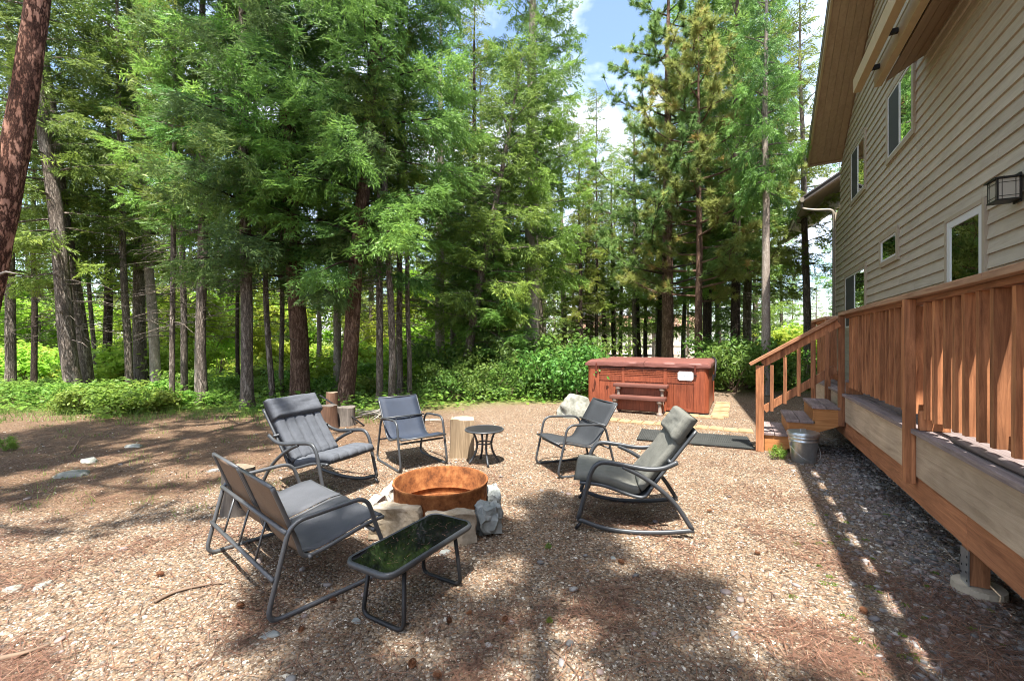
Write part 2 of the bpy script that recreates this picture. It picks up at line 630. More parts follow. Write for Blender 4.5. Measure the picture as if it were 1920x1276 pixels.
def stone_mat(name, stops, rough=0.75):
    m, nt, n, l, b = nodes_of(name)
    at = n.new('ShaderNodeAttribute')
    at.attribute_name = 'tint'
    oi = n.new('ShaderNodeObjectInfo')
    ad = n.new('ShaderNodeMath')
    ad.operation = 'ADD'
    l.new(at.outputs['Fac'], ad.inputs[0])
    l.new(oi.outputs['Random'], ad.inputs[1])
    fr = n.new('ShaderNodeMath')
    fr.operation = 'FRACT'
    l.new(ad.outputs[0], fr.inputs[0])
    r = n.new('ShaderNodeValToRGB')
    e = r.color_ramp.elements
    e[0].position, e[0].color = stops[0][0], rgb(stops[0][1])
    e[1].position, e[1].color = stops[-1][0], rgb(stops[-1][1])
    for p, c in stops[1:-1]:
        e.new(p).color = rgb(c)
    l.new(fr.outputs[0], r.inputs['Fac'])
    t = n.new('ShaderNodeTexCoord')
    nn = n.new('ShaderNodeTexNoise')
    nn.inputs['Scale'].default_value = 45
    nn.inputs['Detail'].default_value = 5
    l.new(t.outputs['Object'], nn.inputs['Vector'])
    mr = n.new('ShaderNodeMapRange')
    mr.inputs['From Min'].default_value = 0.3
    mr.inputs['From Max'].default_value = 0.7
    mr.inputs['To Min'].default_value = 0.75
    mr.inputs['To Max'].default_value = 1.25
    l.new(nn.outputs['Fac'], mr.inputs['Value'])
    hs = n.new('ShaderNodeHueSaturation')
    l.new(r.outputs['Color'], hs.inputs['Color'])
    l.new(mr.outputs[0], hs.inputs['Value'])
    l.new(hs.outputs['Color'], b.inputs['Base Color'])
    b.inputs['Roughness'].default_value = rough
    return m


stone_mat('gravel_chip', [(0.0, (0.060, 0.045, 0.032)), (0.16, (0.17, 0.123, 0.080)), (0.32, (0.090, 0.078, 0.068)), (0.46, (0.215, 0.160, 0.105)),
                          (0.60, (0.165, 0.100, 0.055)), (0.76, (0.24, 0.195, 0.145)), (0.88, (0.125, 0.110, 0.098)), (0.93, (0.38, 0.33, 0.26)), (1.0, (0.54, 0.50, 0.43))])
stone_mat('river_pebble', [(0.0, (0.065, 0.064, 0.064)), (0.2, (0.17, 0.160, 0.155)), (0.38, (0.21, 0.145, 0.125)), (0.55, (0.11, 0.108, 0.115)),
                           (0.72, (0.24, 0.225, 0.21)), (0.86, (0.165, 0.115, 0.105)), (1.0, (0.33, 0.31, 0.285))], rough=0.6)


def glass_pane(name):
    """window glass seen from outside: a dark room behind, the garden mirrored in it"""
    m, nt, n, l, b = nodes_of(name)
    b.inputs['Base Color'].default_value = (0.72, 0.77, 0.75, 1)
    b.inputs['Roughness'].default_value = 0.015
    b.inputs['Metallic'].default_value = 1.0
    return m


glass_pane('window_glass')
m, nt, n, l, b = nodes_of('table_glass')
b.inputs['Base Color'].default_value = (0.006, 0.006, 0.007, 1)
b.inputs['Roughness'].default_value = 0.04
b.inputs['IOR'].default_value = 1.5
m, nt, n, l, b = nodes_of('lantern_glass')
b.inputs['Base Color'].default_value = (0.33, 0.31, 0.26, 1)
b.inputs['Roughness'].default_value = 0.15
simple('screen_mesh', (0.045, 0.048, 0.052), rough=0.7, var=0.05)

# rusty steel
m, nt, n, l, b = nodes_of('rust')
t = n.new('ShaderNodeTexCoord')
n1 = n.new('ShaderNodeTexNoise')
n1.inputs['Scale'].default_value = 14
n1.inputs['Detail'].default_value = 9
n1.inputs['Roughness'].default_value = 0.7
l.new(t.outputs['Object'], n1.inputs['Vector'])
r = n.new('ShaderNodeValToRGB')
e = r.color_ramp.elements
e[0].position, e[0].color = 0.30, (0.060, 0.022, 0.010, 1)
e[1].position, e[1].color = 0.74, (0.36, 0.160, 0.058, 1)
e.new(0.5).color = (0.20, 0.072, 0.025, 1)
l.new(n1.outputs['Fac'], r.inputs['Fac'])
l.new(r.outputs['Color'], b.inputs['Base Color'])
b.inputs['Roughness'].default_value = 0.9
b.inputs['Specular IOR Level'].default_value = 0.15
bp = n.new('ShaderNodeBump')
bp.inputs['Strength'].default_value = 0.35
bp.inputs['Distance'].default_value = 0.004
l.new(n1.outputs['Fac'], bp.inputs['Height'])
l.new(bp.outputs['Normal'], b.inputs['Normal'])
M = MATS


# ------------------------------------------------------------------ the ground: one sheet to the horizon
def sstep(a, b, x):
    t = np.clip((x - a) / (b - a), 0, 1)
    return t * t * (3 - 2 * t)


def camframe(x, y):
    return x * C_ + y * S_, -x * S_ + y * C_        # right, depth


def vnoise(x, y, s, seed=0):
    return np.array([mnoise.noise(Vector((a * s + seed, b * s - seed, seed * 0.37))) for a, b in zip(np.ravel(x), np.ravel(y))]).reshape(np.shape(x))


def zones(x, y):
    """how much needle duff, green forest floor and pale far dirt lie at a place"""
    R, d = camframe(x, y)
    edge = np.interp(R / np.maximum(d, 0.5), [-1.3, -0.6, -0.35, -0.1, 0.1, 0.45, 0.7, 1.2], [8.6, 8.1, 8.0, 8.7, 9.6, 12.0, 11.6, 11.6])
    wob = vnoise(x, y, 0.45, 3)
    fine = vnoise(x, y, 1.3, 9)
    green = sstep(edge - 0.3, edge + 1.2, d + wob * 0.9)
    duff = sstep(0.35, 0.75, 0.40 * wob + 0.30 * fine + 0.15 + 0.55 * sstep(-1.2, -3.4, R) * sstep(2.6, 4.2, d) + 0.55 * sstep(4.6, 6.6, d) * sstep(0.6, -1.6, R))
    pale = sstep(23, 27, d) * sstep(-6, 2, R) * (1 - sstep(60, 80, d))
    peb = sstep(0.62, 0.95, x + 0.12 * fine) * sstep(8.0, 6.5, y)
    return np.stack([duff, green, pale, peb], -1)


xs = np.concatenate([[-900, -300, -120, -60, -40], np.arange(-30, -9, 1.0), np.arange(-9, 3.01, 0.25), np.arange(4, 14, 1.0), [20, 40, 100, 300, 900]])
ys = np.concatenate([[-900, -200, -50, -15, -6], np.arange(-3, 13.01, 0.25), np.arange(14, 36, 1.0), [45, 60, 90, 150, 300, 900]])
gx, gy = np.meshgrid(xs, ys, indexing='ij')
zn = zones(gx, gy)
gz = np.zeros_like(gx)
nx, ny = gx.shape
verts = np.stack([gx, gy, gz], -1).reshape(-1, 3)
faces = []
for i in range(nx - 1):
    for j in range(ny - 1):
        a = i * ny + j
        faces.append((a, a + ny, a + ny + 1, a + 1))
me = bpy.data.meshes.new('ground')
me.from_pydata(verts.tolist(), [], faces)
ca = me.color_attributes.new('zone', 'FLOAT_COLOR', 'POINT')
ca.data.foreach_set('color', zn.reshape(-1).astype(np.float32))
ground = bpy.data.objects.new('ground', me)
col.objects.link(ground)
ground['kind'] = 'structure'
ground['label'] = 'gravel yard strewn with pine needles running into green forest floor'

m, nt, n, l, b = nodes_of('yard')
me.materials.append(m)
t = n.new('ShaderNodeTexCoord')
at = n.new('ShaderNodeVertexColor')
at.layer_name = 'zone'
sp = n.new('ShaderNodeSeparateColor')
l.new(at.outputs['Color'], sp.inputs['Color'])


def ramp(stops, fac):
    r = n.new('ShaderNodeValToRGB')
    e = r.color_ramp.elements
    e[0].position, e[0].color = stops[0][0], rgb(stops[0][1])
    e[1].position, e[1].color = stops[-1][0], rgb(stops[-1][1])
    for p, c in stops[1:-1]:
        e.new(p).color = rgb(c)
    l.new(fac, r.inputs['Fac'])
    return r.outputs['Color']


def noise_(scale, detail=6, rough=0.6, vec=None, dist=0.0):
    q = n.new('ShaderNodeTexNoise')
    q.inputs['Scale'].default_value = scale
    q.inputs['Detail'].default_value = detail
    q.inputs['Roughness'].default_value = rough
    q.inputs['Distortion'].default_value = dist
    l.new(vec or t.outputs['Object'], q.inputs['Vector'])
    return q


def mix(f, a, b_, mode='MIX'):
    q = n.new('ShaderNodeMixRGB')
    q.blend_type = mode
    for s_, v_ in ((0, f), (1, a), (2, b_)):
        if isinstance(v_, (int, float)):
            q.inputs[s_].default_value = v_
        elif isinstance(v_, tuple):
            q.inputs[s_].default_value = rgb(v_)
        else:
            l.new(v_, q.inputs[s_])
    return q.outputs[0]


def math_(op, a, b_=0.0, clamp=False):
    q = n.new('ShaderNodeMath')
    q.operation = op
    q.use_clamp = clamp
    for s_, v_ in ((0, a), (1, b_)):
        if isinstance(v_, (int, float)):
            q.inputs[s_].default_value = v_
        else:
            l.new(v_, q.inputs[s_])
    return q.outputs[0]


vor = n.new('ShaderNodeTexVoronoi')
vor.inputs['Scale'].default_value = 66
vor.inputs['Randomness'].default_value = 1
l.new(t.outputs['Object'], vor.inputs['Vector'])
sv = n.new('ShaderNodeSeparateColor')
l.new(vor.outputs['Color'], sv.inputs['Color'])
stones = ramp([(0.0, (0.10, 0.068, 0.045)), (0.2, (0.22, 0.150, 0.095)), (0.38, (0.125, 0.100, 0.080)), (0.55, (0.26, 0.190, 0.125)), (0.72, (0.20, 0.105, 0.055)),
               (0.86, (0.31, 0.25, 0.185)), (1.0, (0.40, 0.35, 0.28))], sv.outputs['Red'])
gap = math_('SUBTRACT', 1.0, math_('MULTIPLY', vor.outputs['Distance'], 1.25), True)
stones = mix(math_('MULTIPLY', math_('SUBTRACT', vor.outputs['Distance'], 0.42, True), 2.6, True), stones, (0.060, 0.042, 0.029))
# dry needles: long thin streaks in two directions
mpa = n.new('ShaderNodeMapping')
mpa.inputs['Scale'].default_value = (120, 11, 11)
mpa.inputs['Rotation'].default_value = (0, 0, 0.7)
l.new(t.outputs['Object'], mpa.inputs['Vector'])
mpb = n.new('ShaderNodeMapping')
mpb.inputs['Scale'].default_value = (13, 110, 13)
mpb.inputs['Rotation'].default_value = (0, 0, 0.35)
l.new(t.outputs['Object'], mpb.inputs['Vector'])
na = noise_(1.0, 3, 0.6, mpa.outputs[0], 0.6)
nb = noise_(1.0, 3, 0.6, mpb.outputs[0], 0.6)
streak = math_('MAXIMUM', na.outputs['Fac'], nb.outputs['Fac'])
duff = ramp([(0.42, (0.055, 0.034, 0.022)), (0.56, (0.135, 0.086, 0.052)), (0.68, (0.24, 0.160, 0.098)), (0.80, (0.36, 0.27, 0.18))], streak)
big = noise_(1.6, 6, 0.65)
duff = mix(0.55, duff, ramp([(0.3, (0.55, 0.50, 0.46)), (0.7, (1.0, 0.97, 0.93))], big.outputs['Fac']), 'MULTIPLY')
# needle drift over the gravel
drift = noise_(2.4, 7, 0.7)
driftf = math_('MULTIPLY', math_('SUBTRACT', drift.outputs['Fac'], 0.49, True), 4.0, True)
duff_amt = math_('MAXIMUM', sp.outputs['Red'], math_('MULTIPLY', driftf, 0.75))
pebs = ramp([(0.0, (0.045, 0.038, 0.034)), (0.4, (0.095, 0.085, 0.080)), (0.7, (0.145, 0.125, 0.115)), (1.0, (0.22, 0.205, 0.19))], sv.outputs['Green'])
base = mix(at.outputs['Alpha'], stones, pebs)
base = mix(math_('MULTIPLY', duff_amt, math_('ADD', 0.72, math_('MULTIPLY', sv.outputs['Blue'], 0.28))), base, duff)
gn = noise_(3.5, 8, 0.7)
floor_ = ramp([(0.30, (0.045, 0.050, 0.018)), (0.48, (0.10, 0.135, 0.026)), (0.64, (0.17, 0.235, 0.035)), (0.80, (0.24, 0.215, 0.09))], gn.outputs['Fac'])
base = mix(sp.outputs['Green'], base, floor_)
base = mix(sp.outputs['Blue'], base, ramp([(0.3, (0.42, 0.34, 0.26)), (0.7, (0.56, 0.48, 0.39))], big.outputs['Fac']))
l.new(base, b.inputs['Base Color'])
b.inputs['Roughness'].default_value = 0.95
b.inputs['Specular IOR Level'].default_value = 0.15
hgt = math_('ADD', math_('MULTIPLY', gap, 0.7), math_('MULTIPLY', streak, 0.6))
bp = n.new('ShaderNodeBump')
bp.inputs['Strength'].default_value = 0.9
bp.inputs['Distance'].default_value = 0.012
l.new(hgt, bp.inputs['Height'])
l.new(bp.outputs['Normal'], b.inputs['Normal'])


# loose gravel chips lying on the sheet
def scatter_cam(N, dmin, dmax, rmin=-1.25, rmax=1.25, power=1.0, rng=RNG):
    """points over the visible yard, denser towards the camera"""
    u = rng.random(N)
    d = (dmin ** -power + u * (dmax ** -power - dmin ** -power)) ** (-1.0 / power)
    R = (rmin + rng.random(N) * (rmax - rmin)) * (d + 0.3)
    return R * C_ - d * S_, R * S_ + d * C_


def chips(N, x, y, size, rng, flat=0.42, sink=0.25):
    """little faceted stones: a five-sided rim under a tilted top"""
    k = 5
    a = np.sort(rng.random((N, k)), 1) * 0.5 + np.arange(k) / k
    a = a * 2 * np.pi
    rr = size[:, None] * (0.75 + 0.5 * rng.random((N, k)))
    asp = 0.6 + 0.4 * rng.random(N)
    rot = rng.random(N) * 2 * np.pi
    bx, by = rr * np.cos(a), rr * np.sin(a) * asp[:, None]
    X = bx * np.cos(rot)[:, None] - by * np.sin(rot)[:, None]
    Y = bx * np.sin(rot)[:, None] + by * np.cos(rot)[:, None]
    h = size * flat * (0.6 + 0.8 * rng.random(N))
    tilt = (rng.random((N, 2)) - 0.5) * 0.7
    low = np.stack([X + x[:, None], Y + y[:, None], np.full_like(X, -0.002)], -1)
    zt = h[:, None] * (0.55 + 0.3 * rng.random((N, k))) + (X * tilt[:, :1] + Y * tilt[:, 1:]) * 0.5
    zt = np.maximum(zt, 0.001)
    top = np.stack([X * 0.78 + x[:, None], Y * 0.78 + y[:, None], zt], -1)
    apex = np.stack([x, y, h * 1.05], -1)[:, None, :].repeat(k, 1)
    low2, top2 = np.roll(low, -1, 1), np.roll(top, -1, 1)
    tris = np.stack([np.stack([low, low2, top2], 2), np.stack([low, top2, top], 2), np.stack([top, top2, apex], 2)], 2)
    return tris.reshape(-1, 3, 3), np.repeat(rng.random(N), k * 3)


def keep_yard(x, y, duff_thin=0.75):
    z = zones(x, y)
    cl_ = vnoise(x, y, 1.7, 21)
    p = (1 - z[:, 1]) * (1 - duff_thin * z[:, 0]) * (1 - z[:, 2]) * (1 - 0.75 * np.clip(cl_ * 2.4, 0, 1))
    return (RNG.random(len(x)) < p) & (x < 2.2)


def fine_chips(N, x, y, size, rng, k=5, flat=0.5):
    a = (np.arange(k) / k + rng.random((N, k)) * 0.14) * 2 * np.pi + rng.random((N, 1)) * 6.28
    rr_ = size[:, None] * (0.7 + 0.6 * rng.random((N, k)))
    low = np.stack([x[:, None] + rr_ * np.cos(a), y[:, None] + rr_ * np.sin(a), np.full((N, k), -0.001)], -1)
    ap = np.stack([x + size * 0.5 * (rng.random(N) - 0.5), y + size * 0.5 * (rng.random(N) - 0.5), size * flat * (0.6 + 0.8 * rng.random(N))], -1)[:, None].repeat(k, 1)
    return np.stack([low, np.roll(low, -1, 1), ap], 2).reshape(-1, 3, 3), np.repeat(rng.random(N), k)


N = 125000
cx, cy = scatter_cam(N, 1.62, 9.5, power=0.75)
k_ = keep_yard(cx, cy)
cx, cy = cx[k_], cy[k_]
_, dd = camframe(cx, cy)
size = (0.0034 + 0.0052 * RNG.random(len(cx)) ** 1.6) * (0.72 + 0.13 * dd)
tr, ti = fine_chips(len(cx), cx, cy, size, RNG)
N = 14000
cx, cy = scatter_cam(N, 1.62, 7.5, power=0.8)
k_ = keep_yard(cx, cy)
cx, cy = cx[k_], cy[k_]
_, dd = camframe(cx, cy)
size = (0.008 + 0.010 * RNG.random(len(cx)) ** 2) * (0.8 + 0.08 * dd)
tr2, ti2 = chips(len(cx), cx, cy, size, RNG)
tr, ti = np.concatenate([tr, tr2]), np.concatenate([ti, ti2])
o = tri_mesh('gravel', tr, ti, [M['gravel_chip']])
col.objects.link(o)
tag(o, 'small tan, grey and white gravel chips over the whole yard', 'gravel', kind='stuff')

# river pebbles along the deck
N = 9000
px_ = 0.45 + 1.5 * RNG.random(N) ** 0.8
py_ = 1.0 + 6.6 * RNG.random(N) ** 1.4
k_ = RNG.random(N) < sstep(0.42, 0.85, px_)
px_, py_ = px_[k_], py_[k_]
sz_ = 0.008 + 0.020 * RNG.random(len(px_)) ** 2.2
tr, ti = chips(len(px_), px_, py_, sz_, RNG, flat=0.55)
o = tri_mesh('pebble_bed', tr, ti, [M['river_pebble']])
col.objects.link(o)
tag(o, 'small grey and purple river pebbles in the strip beside the deck', 'pebbles', kind='stuff')


def rock_bm(seed, sub=2, jag=0.25, squash=(1, 1, 0.6), freq=1.6, flatten=0.0):
    bm = bmesh.new()
    bmesh.ops.create_icosphere(bm, subdivisions=sub, radius=1.0)
    off = Vector((seed * 3.7, seed * 1.3, seed * 7.1))
    for v in bm.verts:
        p = v.co.copy()
        f = 1 + jag * mnoise.noise(p * freq + off) + jag * 0.4 * mnoise.noise(p * freq * 2.7 + off)
        v.co = Vector((p.x * squash[0], p.y * squash[1], p.z * squash[2])) * f
    return bm


peb_me = []
for k in range(6):
    o = MB().bm(rock_bm(k + 1, 2, 0.22, (1, 0.62 + 0.06 * k, 0.42))).build('pebble', M['river_pebble'], smooth=True)
    peb_me.append(o.data)
    bpy.data.objects.remove(o)
rr = random.Random(4)
spots = []
tries = 0
while len(spots) < 250 and tries < 6000:
    tries += 1
    if len(spots) < 190:
        x, y = rr.uniform(0.60, 1.75), 1.15 + 4.2 * rr.random() ** 1.5
        s = rr.uniform(0.013, 0.029) * (1.3 if rr.random() < 0.15 else 1)
        if rr.random() > (x - 0.45) / 0.7:
            continue
    else:
        d_ = 1.75 + 3.2 * rr.random() ** 1.6
        R_ = rr.uniform(-1.15, 0.75) * d_
        v = W(R_, d_)
        x, y = v.x, v.y
        s = rr.uniform(0.014, 0.030)
    if any((x - a) ** 2 + (y - b_) ** 2 < (s + c_) ** 2 * 0.8 for a, b_, c_ in spots):
        continue
    spots.append((x, y, s))
for i, (x, y, s) in enumerate(spots):
    o = bpy.data.objects.new('pebble', peb_me[i % 6])
    col.objects.link(o)
    o.parent = ground
    o.location = (x, y, s * 0.18)
    o.scale = (s, s, s)
    o.rotation_euler = (rr.uniform(-0.25, 0.25), rr.uniform(-0.25, 0.25), rr.uniform(0, 6.3))

# dry pine needles
N = 48000
cx, cy = scatter_cam(N, 1.62, 10.5, power=0.7)
zz = zones(cx, cy)
cl = vnoise(cx, cy, 1.7, 21)
k_ = (RNG.random(N) < (0.12 + 2.2 * np.clip(cl, 0, 1) + 0.5 * zz[:, 0])) & (zz[:, 1] < 0.6) & (cx < 2.1)
cx, cy = cx[k_], cy[k_]
N = len(cx)
_, dd = camframe(cx, cy)
ang = RNG.random(N) * np.pi * 2
L = 0.035 + 0.065 * RNG.random(N)
wd = 0.0011 + 0.0004 * dd
dx, dy = np.cos(ang), np.sin(ang)
z0 = 0.006 + 0.012 * RNG.random(N)
z1 = 0.006 + 0.016 * RNG.random(N)
A = np.stack([cx - dx * L, cy - dy * L, z0], -1)
B = np.stack([cx + dx * L, cy + dy * L, z1], -1)
Mid = (A + B) / 2 + np.stack([-dy * L * 0.2 * (RNG.random(N) - 0.5), dx * L * 0.2 * (RNG.random(N) - 0.5), np.zeros(N)], -1)
sd = np.stack([-dy * wd, dx * wd, np.zeros(N)], -1)
tris = np.concatenate([np.stack([A, Mid + sd, Mid - sd], 1), np.stack([B, Mid - sd, Mid + sd], 1)])
o = tri_mesh('needle_litter', tris, np.tile(RNG.random(N), 2), [M['dry_needles']])
col.objects.link(o)
tag(o, 'fallen brown pine needles scattered over the gravel', 'needles', kind='stuff')


# ------------------------------------------------------------------ the house
WX = 2.333                       # wall plane
RX = 1.633                       # outer edge of the rake overhang
PITCH = 0.65
EY, EZ = 13.70, 6.05             # where the soffit meets the wall at the far eave
PEAKY = 8.9
CORNER = 14.47
NEAR = -4.0
GN = 4.1                         # near end of the gable


def rake_z(y):
    return EZ + PITCH * (EY - y) if y > PEAKY else EZ + PITCH * (EY - PEAKY) - PITCH * (PEAKY - y)


house = thing('house', 'tan lap-sided two-storey house with deep brown eaves behind the deck', 'house', (WX, 6, 0))
HO = Vector((WX, 6, 0))


def hloc(o):
    o.location = -HO
    return o


EXPO = 0.1545
wallm = MB()
wallm.box(WX + 0.03, WX + 5.0, NEAR, CORNER, 0.0, 4.9)
pts = [(CORNER - 0.8, 4.9), (GN, 4.9), (GN, rake_z(GN) - 0.02), (PEAKY, rake_z(PEAKY) - 0.02), (EY, rake_z(EY) - 0.02)]
vs = [(WX + 0.03, p[0], p[1]) for p in pts] + [(WX + 5.0, p[0], p[1]) for p in pts]
k = len(pts)
wallm.add(vs, [tuple(range(k)), tuple(range(2 * k - 1, k - 1, -1))] + [(i, i + k, (i + 1) % k + k, (i + 1) % k) for i in range(k)])
wall = hloc(wallm.build('wall', M['siding'], house))

# each course of lap siding, cut into the boards whose butt joints show
rr = random.Random(12)
nrow = 0
z = 0.30
while z < rake_z(PEAKY) - 0.1:
    y1 = CORNER if z < 4.75 else min(EY + 0.2, EY - (z + EXPO - EZ) / PITCH)
    y0 = NEAR if z < 4.7 else GN
    zt = z + EXPO + 0.018
    if zt > rake_z(GN):
        y0 = PEAKY - (rake_z(PEAKY) - zt) / PITCH
    if y1 - y0 < 0.3:
        break
    cuts = [y0]
    c = y0 + rr.uniform(1.2, 3.6)
    while c < y1 - 0.6:
        cuts.append(c)
        c += 3.66
    cuts.append(y1)
    for a, b_ in zip(cuts, cuts[1:]):
        mb = MB()
        g = 0.0015
        mb.add([(WX - 0.014, a + g, z), (WX - 0.014, b_ - g, z), (WX + 0.012, b_ - g, zt), (WX + 0.012, a + g, zt),
                (WX + 0.030, a + g, z), (WX + 0.030, b_ - g, z), (WX + 0.029, b_ - g, zt), (WX + 0.029, a + g, zt)],
               [(0, 1, 2, 3)[::-1], (4, 5, 6, 7), (0, 4, 5, 1)[::-1], (0, 3, 7, 4)[::-1], (1, 5, 6, 2)[::-1], (3, 2, 6, 7)[::-1]])
        mb.build('siding_board', M['siding'], wall)
    z += EXPO
    nrow += 1

# corner board and downspout
mb = MB().box(WX - 0.022, WX + 0.07, CORNER + 0.001, CORNER + 0.03, 0, 4.88)
hloc(mb.build('corner_trim', M['trim_paint'], house))

# roof: rake slab with soffit boards, bargeboard and shingle edge
roof_root = MB()


def slab(mb, x0, x1, ya, yb, off0, off1):
    """a sloping slab between ya and yb, from off0 to off1 above the soffit line"""
    za, zb = rake_z(ya), rake_z(yb)
    vs = [(x0, ya, za + off0), (x1, ya, za + off0), (x1, yb, zb + off0), (x0, yb, zb + off0),
          (x0, ya, za + off1), (x1, ya, za + off1), (x1, yb, zb + off1), (x0, yb, zb + off1)]
    mb.add(vs, [(0, 3, 2, 1), (4, 5, 6, 7), (0, 1, 5, 4), (1, 2, 6, 5), (2, 3, 7, 6), (3, 0, 4, 7)])


mb = MB()
slab(mb, RX + 0.02, WX + 5.2, PEAKY, EY + 0.05, 0.035, 0.20)
slab(mb, RX + 0.02, WX + 5.2, GN - 0.45, PEAKY, 0.035, 0.20)
roof = hloc(mb.build('roof', M['soffit_wood'], house))
mb = MB()
slab(mb, RX - 0.05, WX + 5.2, PEAKY, EY + 0.12, 0.205, 0.235)
slab(mb, RX - 0.05, WX + 5.2, GN - 0.45, PEAKY, 0.205, 0.235)
mb.build('shingle_layer', M['shingle'], roof)
nb_ = 5
bw = (WX - RX - 0.03) / nb_
for i in range(nb_):
    for ya, yb in ((PEAKY, EY), (GN - 0.4, PEAKY)):
        mb = MB()
        slab(mb, RX + 0.022 + i * bw, RX + 0.022 + (i + 1) * bw - 0.004, ya, yb, 0.0, 0.033)
        mb.build('soffit_board', M['soffit_wood'], roof)
for ya, yb in ((PEAKY, EY + 0.06), (GN - 0.4, PEAKY)):
    mb = MB()
    slab(mb, RX - 0.022, RX + 0.018, ya, yb, -0.03, 0.203)
    mb.build('bargeboard', M['beam_paint'], roof)
    mb = MB()
    slab(mb, RX - 0.042, RX - 0.024, ya, yb, 0.09, 0.2035)
    mb.build('rake_trim', M['gutter_metal'], roof)
mb = MB().box(RX - 0.02, WX + 0.03, EY + 0.061, EY + 0.10, EZ - 0.06, EZ + 0.16)
mb.build('eave_board', M['soffit_wood'], roof)

# overhead lean-to eave above the deck, carried on two beams
SEND = 8.14
SBEG = 2.7
mb = MB()
vs = [(x, y, zz_) for (x, zz_) in ((1.80, 5.362), (WX + 0.02, 5.70), (WX + 0.02, 5.76), (1.80, 5.40)) for y in (SBEG, SEND)]
mb.add(vs, [(0, 1, 3, 2), (2, 3, 5, 4), (4, 5, 7, 6), (6, 7, 1, 0), (0, 2, 4, 6), (1, 7, 5, 3)])
av = hloc(mb.build('lean_to_roof', M['shingle'], house))
sx0, sz0, sx1, sz1 = 1.90, 5.17, WX + 0.02, 5.45
for i in range(3):
    a, b_ = i / 3, (i + 1) / 3
    mb = MB()
    xa, xb = sx0 + (sx1 - sx0) * a, sx0 + (sx1 - sx0) * b_ - 0.005
    za, zb = sz0 + (sz1 - sz0) * a, sz0 + (sz1 - sz0) * b_
    vs = [(x, y, zz_) for (x, zz_) in ((xa, za), (xb, zb), (xb, zb + 0.03), (xa, za + 0.03)) for y in (SBEG, SEND)]
    mb.add(vs, [(0, 1, 3, 2), (2, 3, 5, 4), (4, 5, 7, 6), (6, 7, 1, 0), (0, 2, 4, 6), (1, 7, 5, 3)])
    mb.build('soffit_board', M['soffit_wood'], av)
MB().box(1.770, 1.860, NEAR, SEND, 5.13, 5.36, 0.006).build('beam', M['beam_paint'], av)
MB().box(1.555, 1.655, NEAR, SEND + 0.18, 5.19, 5.40, 0.006).build('beam', M['beam_paint'], av)
yy = SEND - 0.3
while yy > NEAR:
    MB().box(1.659, 1.766, yy - (0.09 if yy < 5.2 else 0.022), yy + (0.09 if yy < 5.2 else 0.022), 5.25, 5.31).build('bracket', M['lantern_metal'], av)
    yy -= 0.42 if yy < 5.2 else 0.8

# far wing: roof falling towards the yard, its gable end and gutter in view
wing = None
LX, LZ, HX, HZ = 1.62, 5.27, 3.63, 6.59
WY0, WY1 = CORNER + 0.02, CORNER + 6
for (o0, o1, nm, mt, xa) in ((0.143, 0.185, 'wing_roof', 'shingle', LX - 0.05), (0.0, 0.03, 'soffit', 'soffit_wood', LX + 0.03), (0.033, 0.14, 'rake_board', 'dark_fascia', LX)):
    mb = MB()
    s_ = (HZ - LZ) / (HX - LX)
    e_ = 0.0 if nm != 'wing_roof' else 0.03
    q = [(xa, LZ + (xa - LX) * s_ + o0), (HX, HZ + o0), (HX, HZ + o1), (xa, LZ + (xa - LX) * s_ + o1)]
    vs = [(x, y, zz_) for (x, zz_) in q for y in (WY0 - e_ + (0.02 if nm == 'soffit' else 0), WY1)]
    mb.add(vs, [(0, 1, 3, 2), (2, 3, 5, 4), (4, 5, 7, 6), (6, 7, 1, 0), (0, 2, 4, 6), (1, 7, 5, 3)])
    if wing is None:
        wing = hloc(mb.build(nm, M[mt], house))
    else:
        mb.build(nm, M[mt], wing)
mb = MB()
prof = [(0, 0.0), (0.0, 0.11), (-0.015, 0.12), (-0.10, 0.12), (-0.115, 0.05), (-0.07, -0.005)]
vs = [(LX - 0.005 + p[0], y, LZ + 0.0 + p[1]) for p in prof for y in (WY0 - 0.04, WY1)]
k = len(prof)
mb.add(vs, [(2 * i, 2 * i + 1, (2 * i + 3) % (2 * k), (2 * i + 2) % (2 * k)) for i in range(k)] + [tuple(2 * i for i in range(k))])
mb.build('gutter', M['gutter_metal'], wing)
path = rounded([(LX - 0.06, CORNER + 0.12, LZ), (LX - 0.05, CORNER + 0.12, LZ - 0.16), (LX + 0.25, CORNER + 0.10, LZ - 0.25), (WX - 0.06, CORNER + 0.075, LZ - 0.30),
                (WX - 0.03, CORNER + 0.075, LZ - 0.5), (WX - 0.03, CORNER + 0.075, 0.1)], 0.10)
MB().tube(path, 0.04, 8).build('downspout', M['gutter_metal'], wing, smooth=True)
MB().box(3.55, WX + 5, CORNER + 0.04, CORNER + 6, 0, 6.3).build('wing_wall', M['siding'], wing)


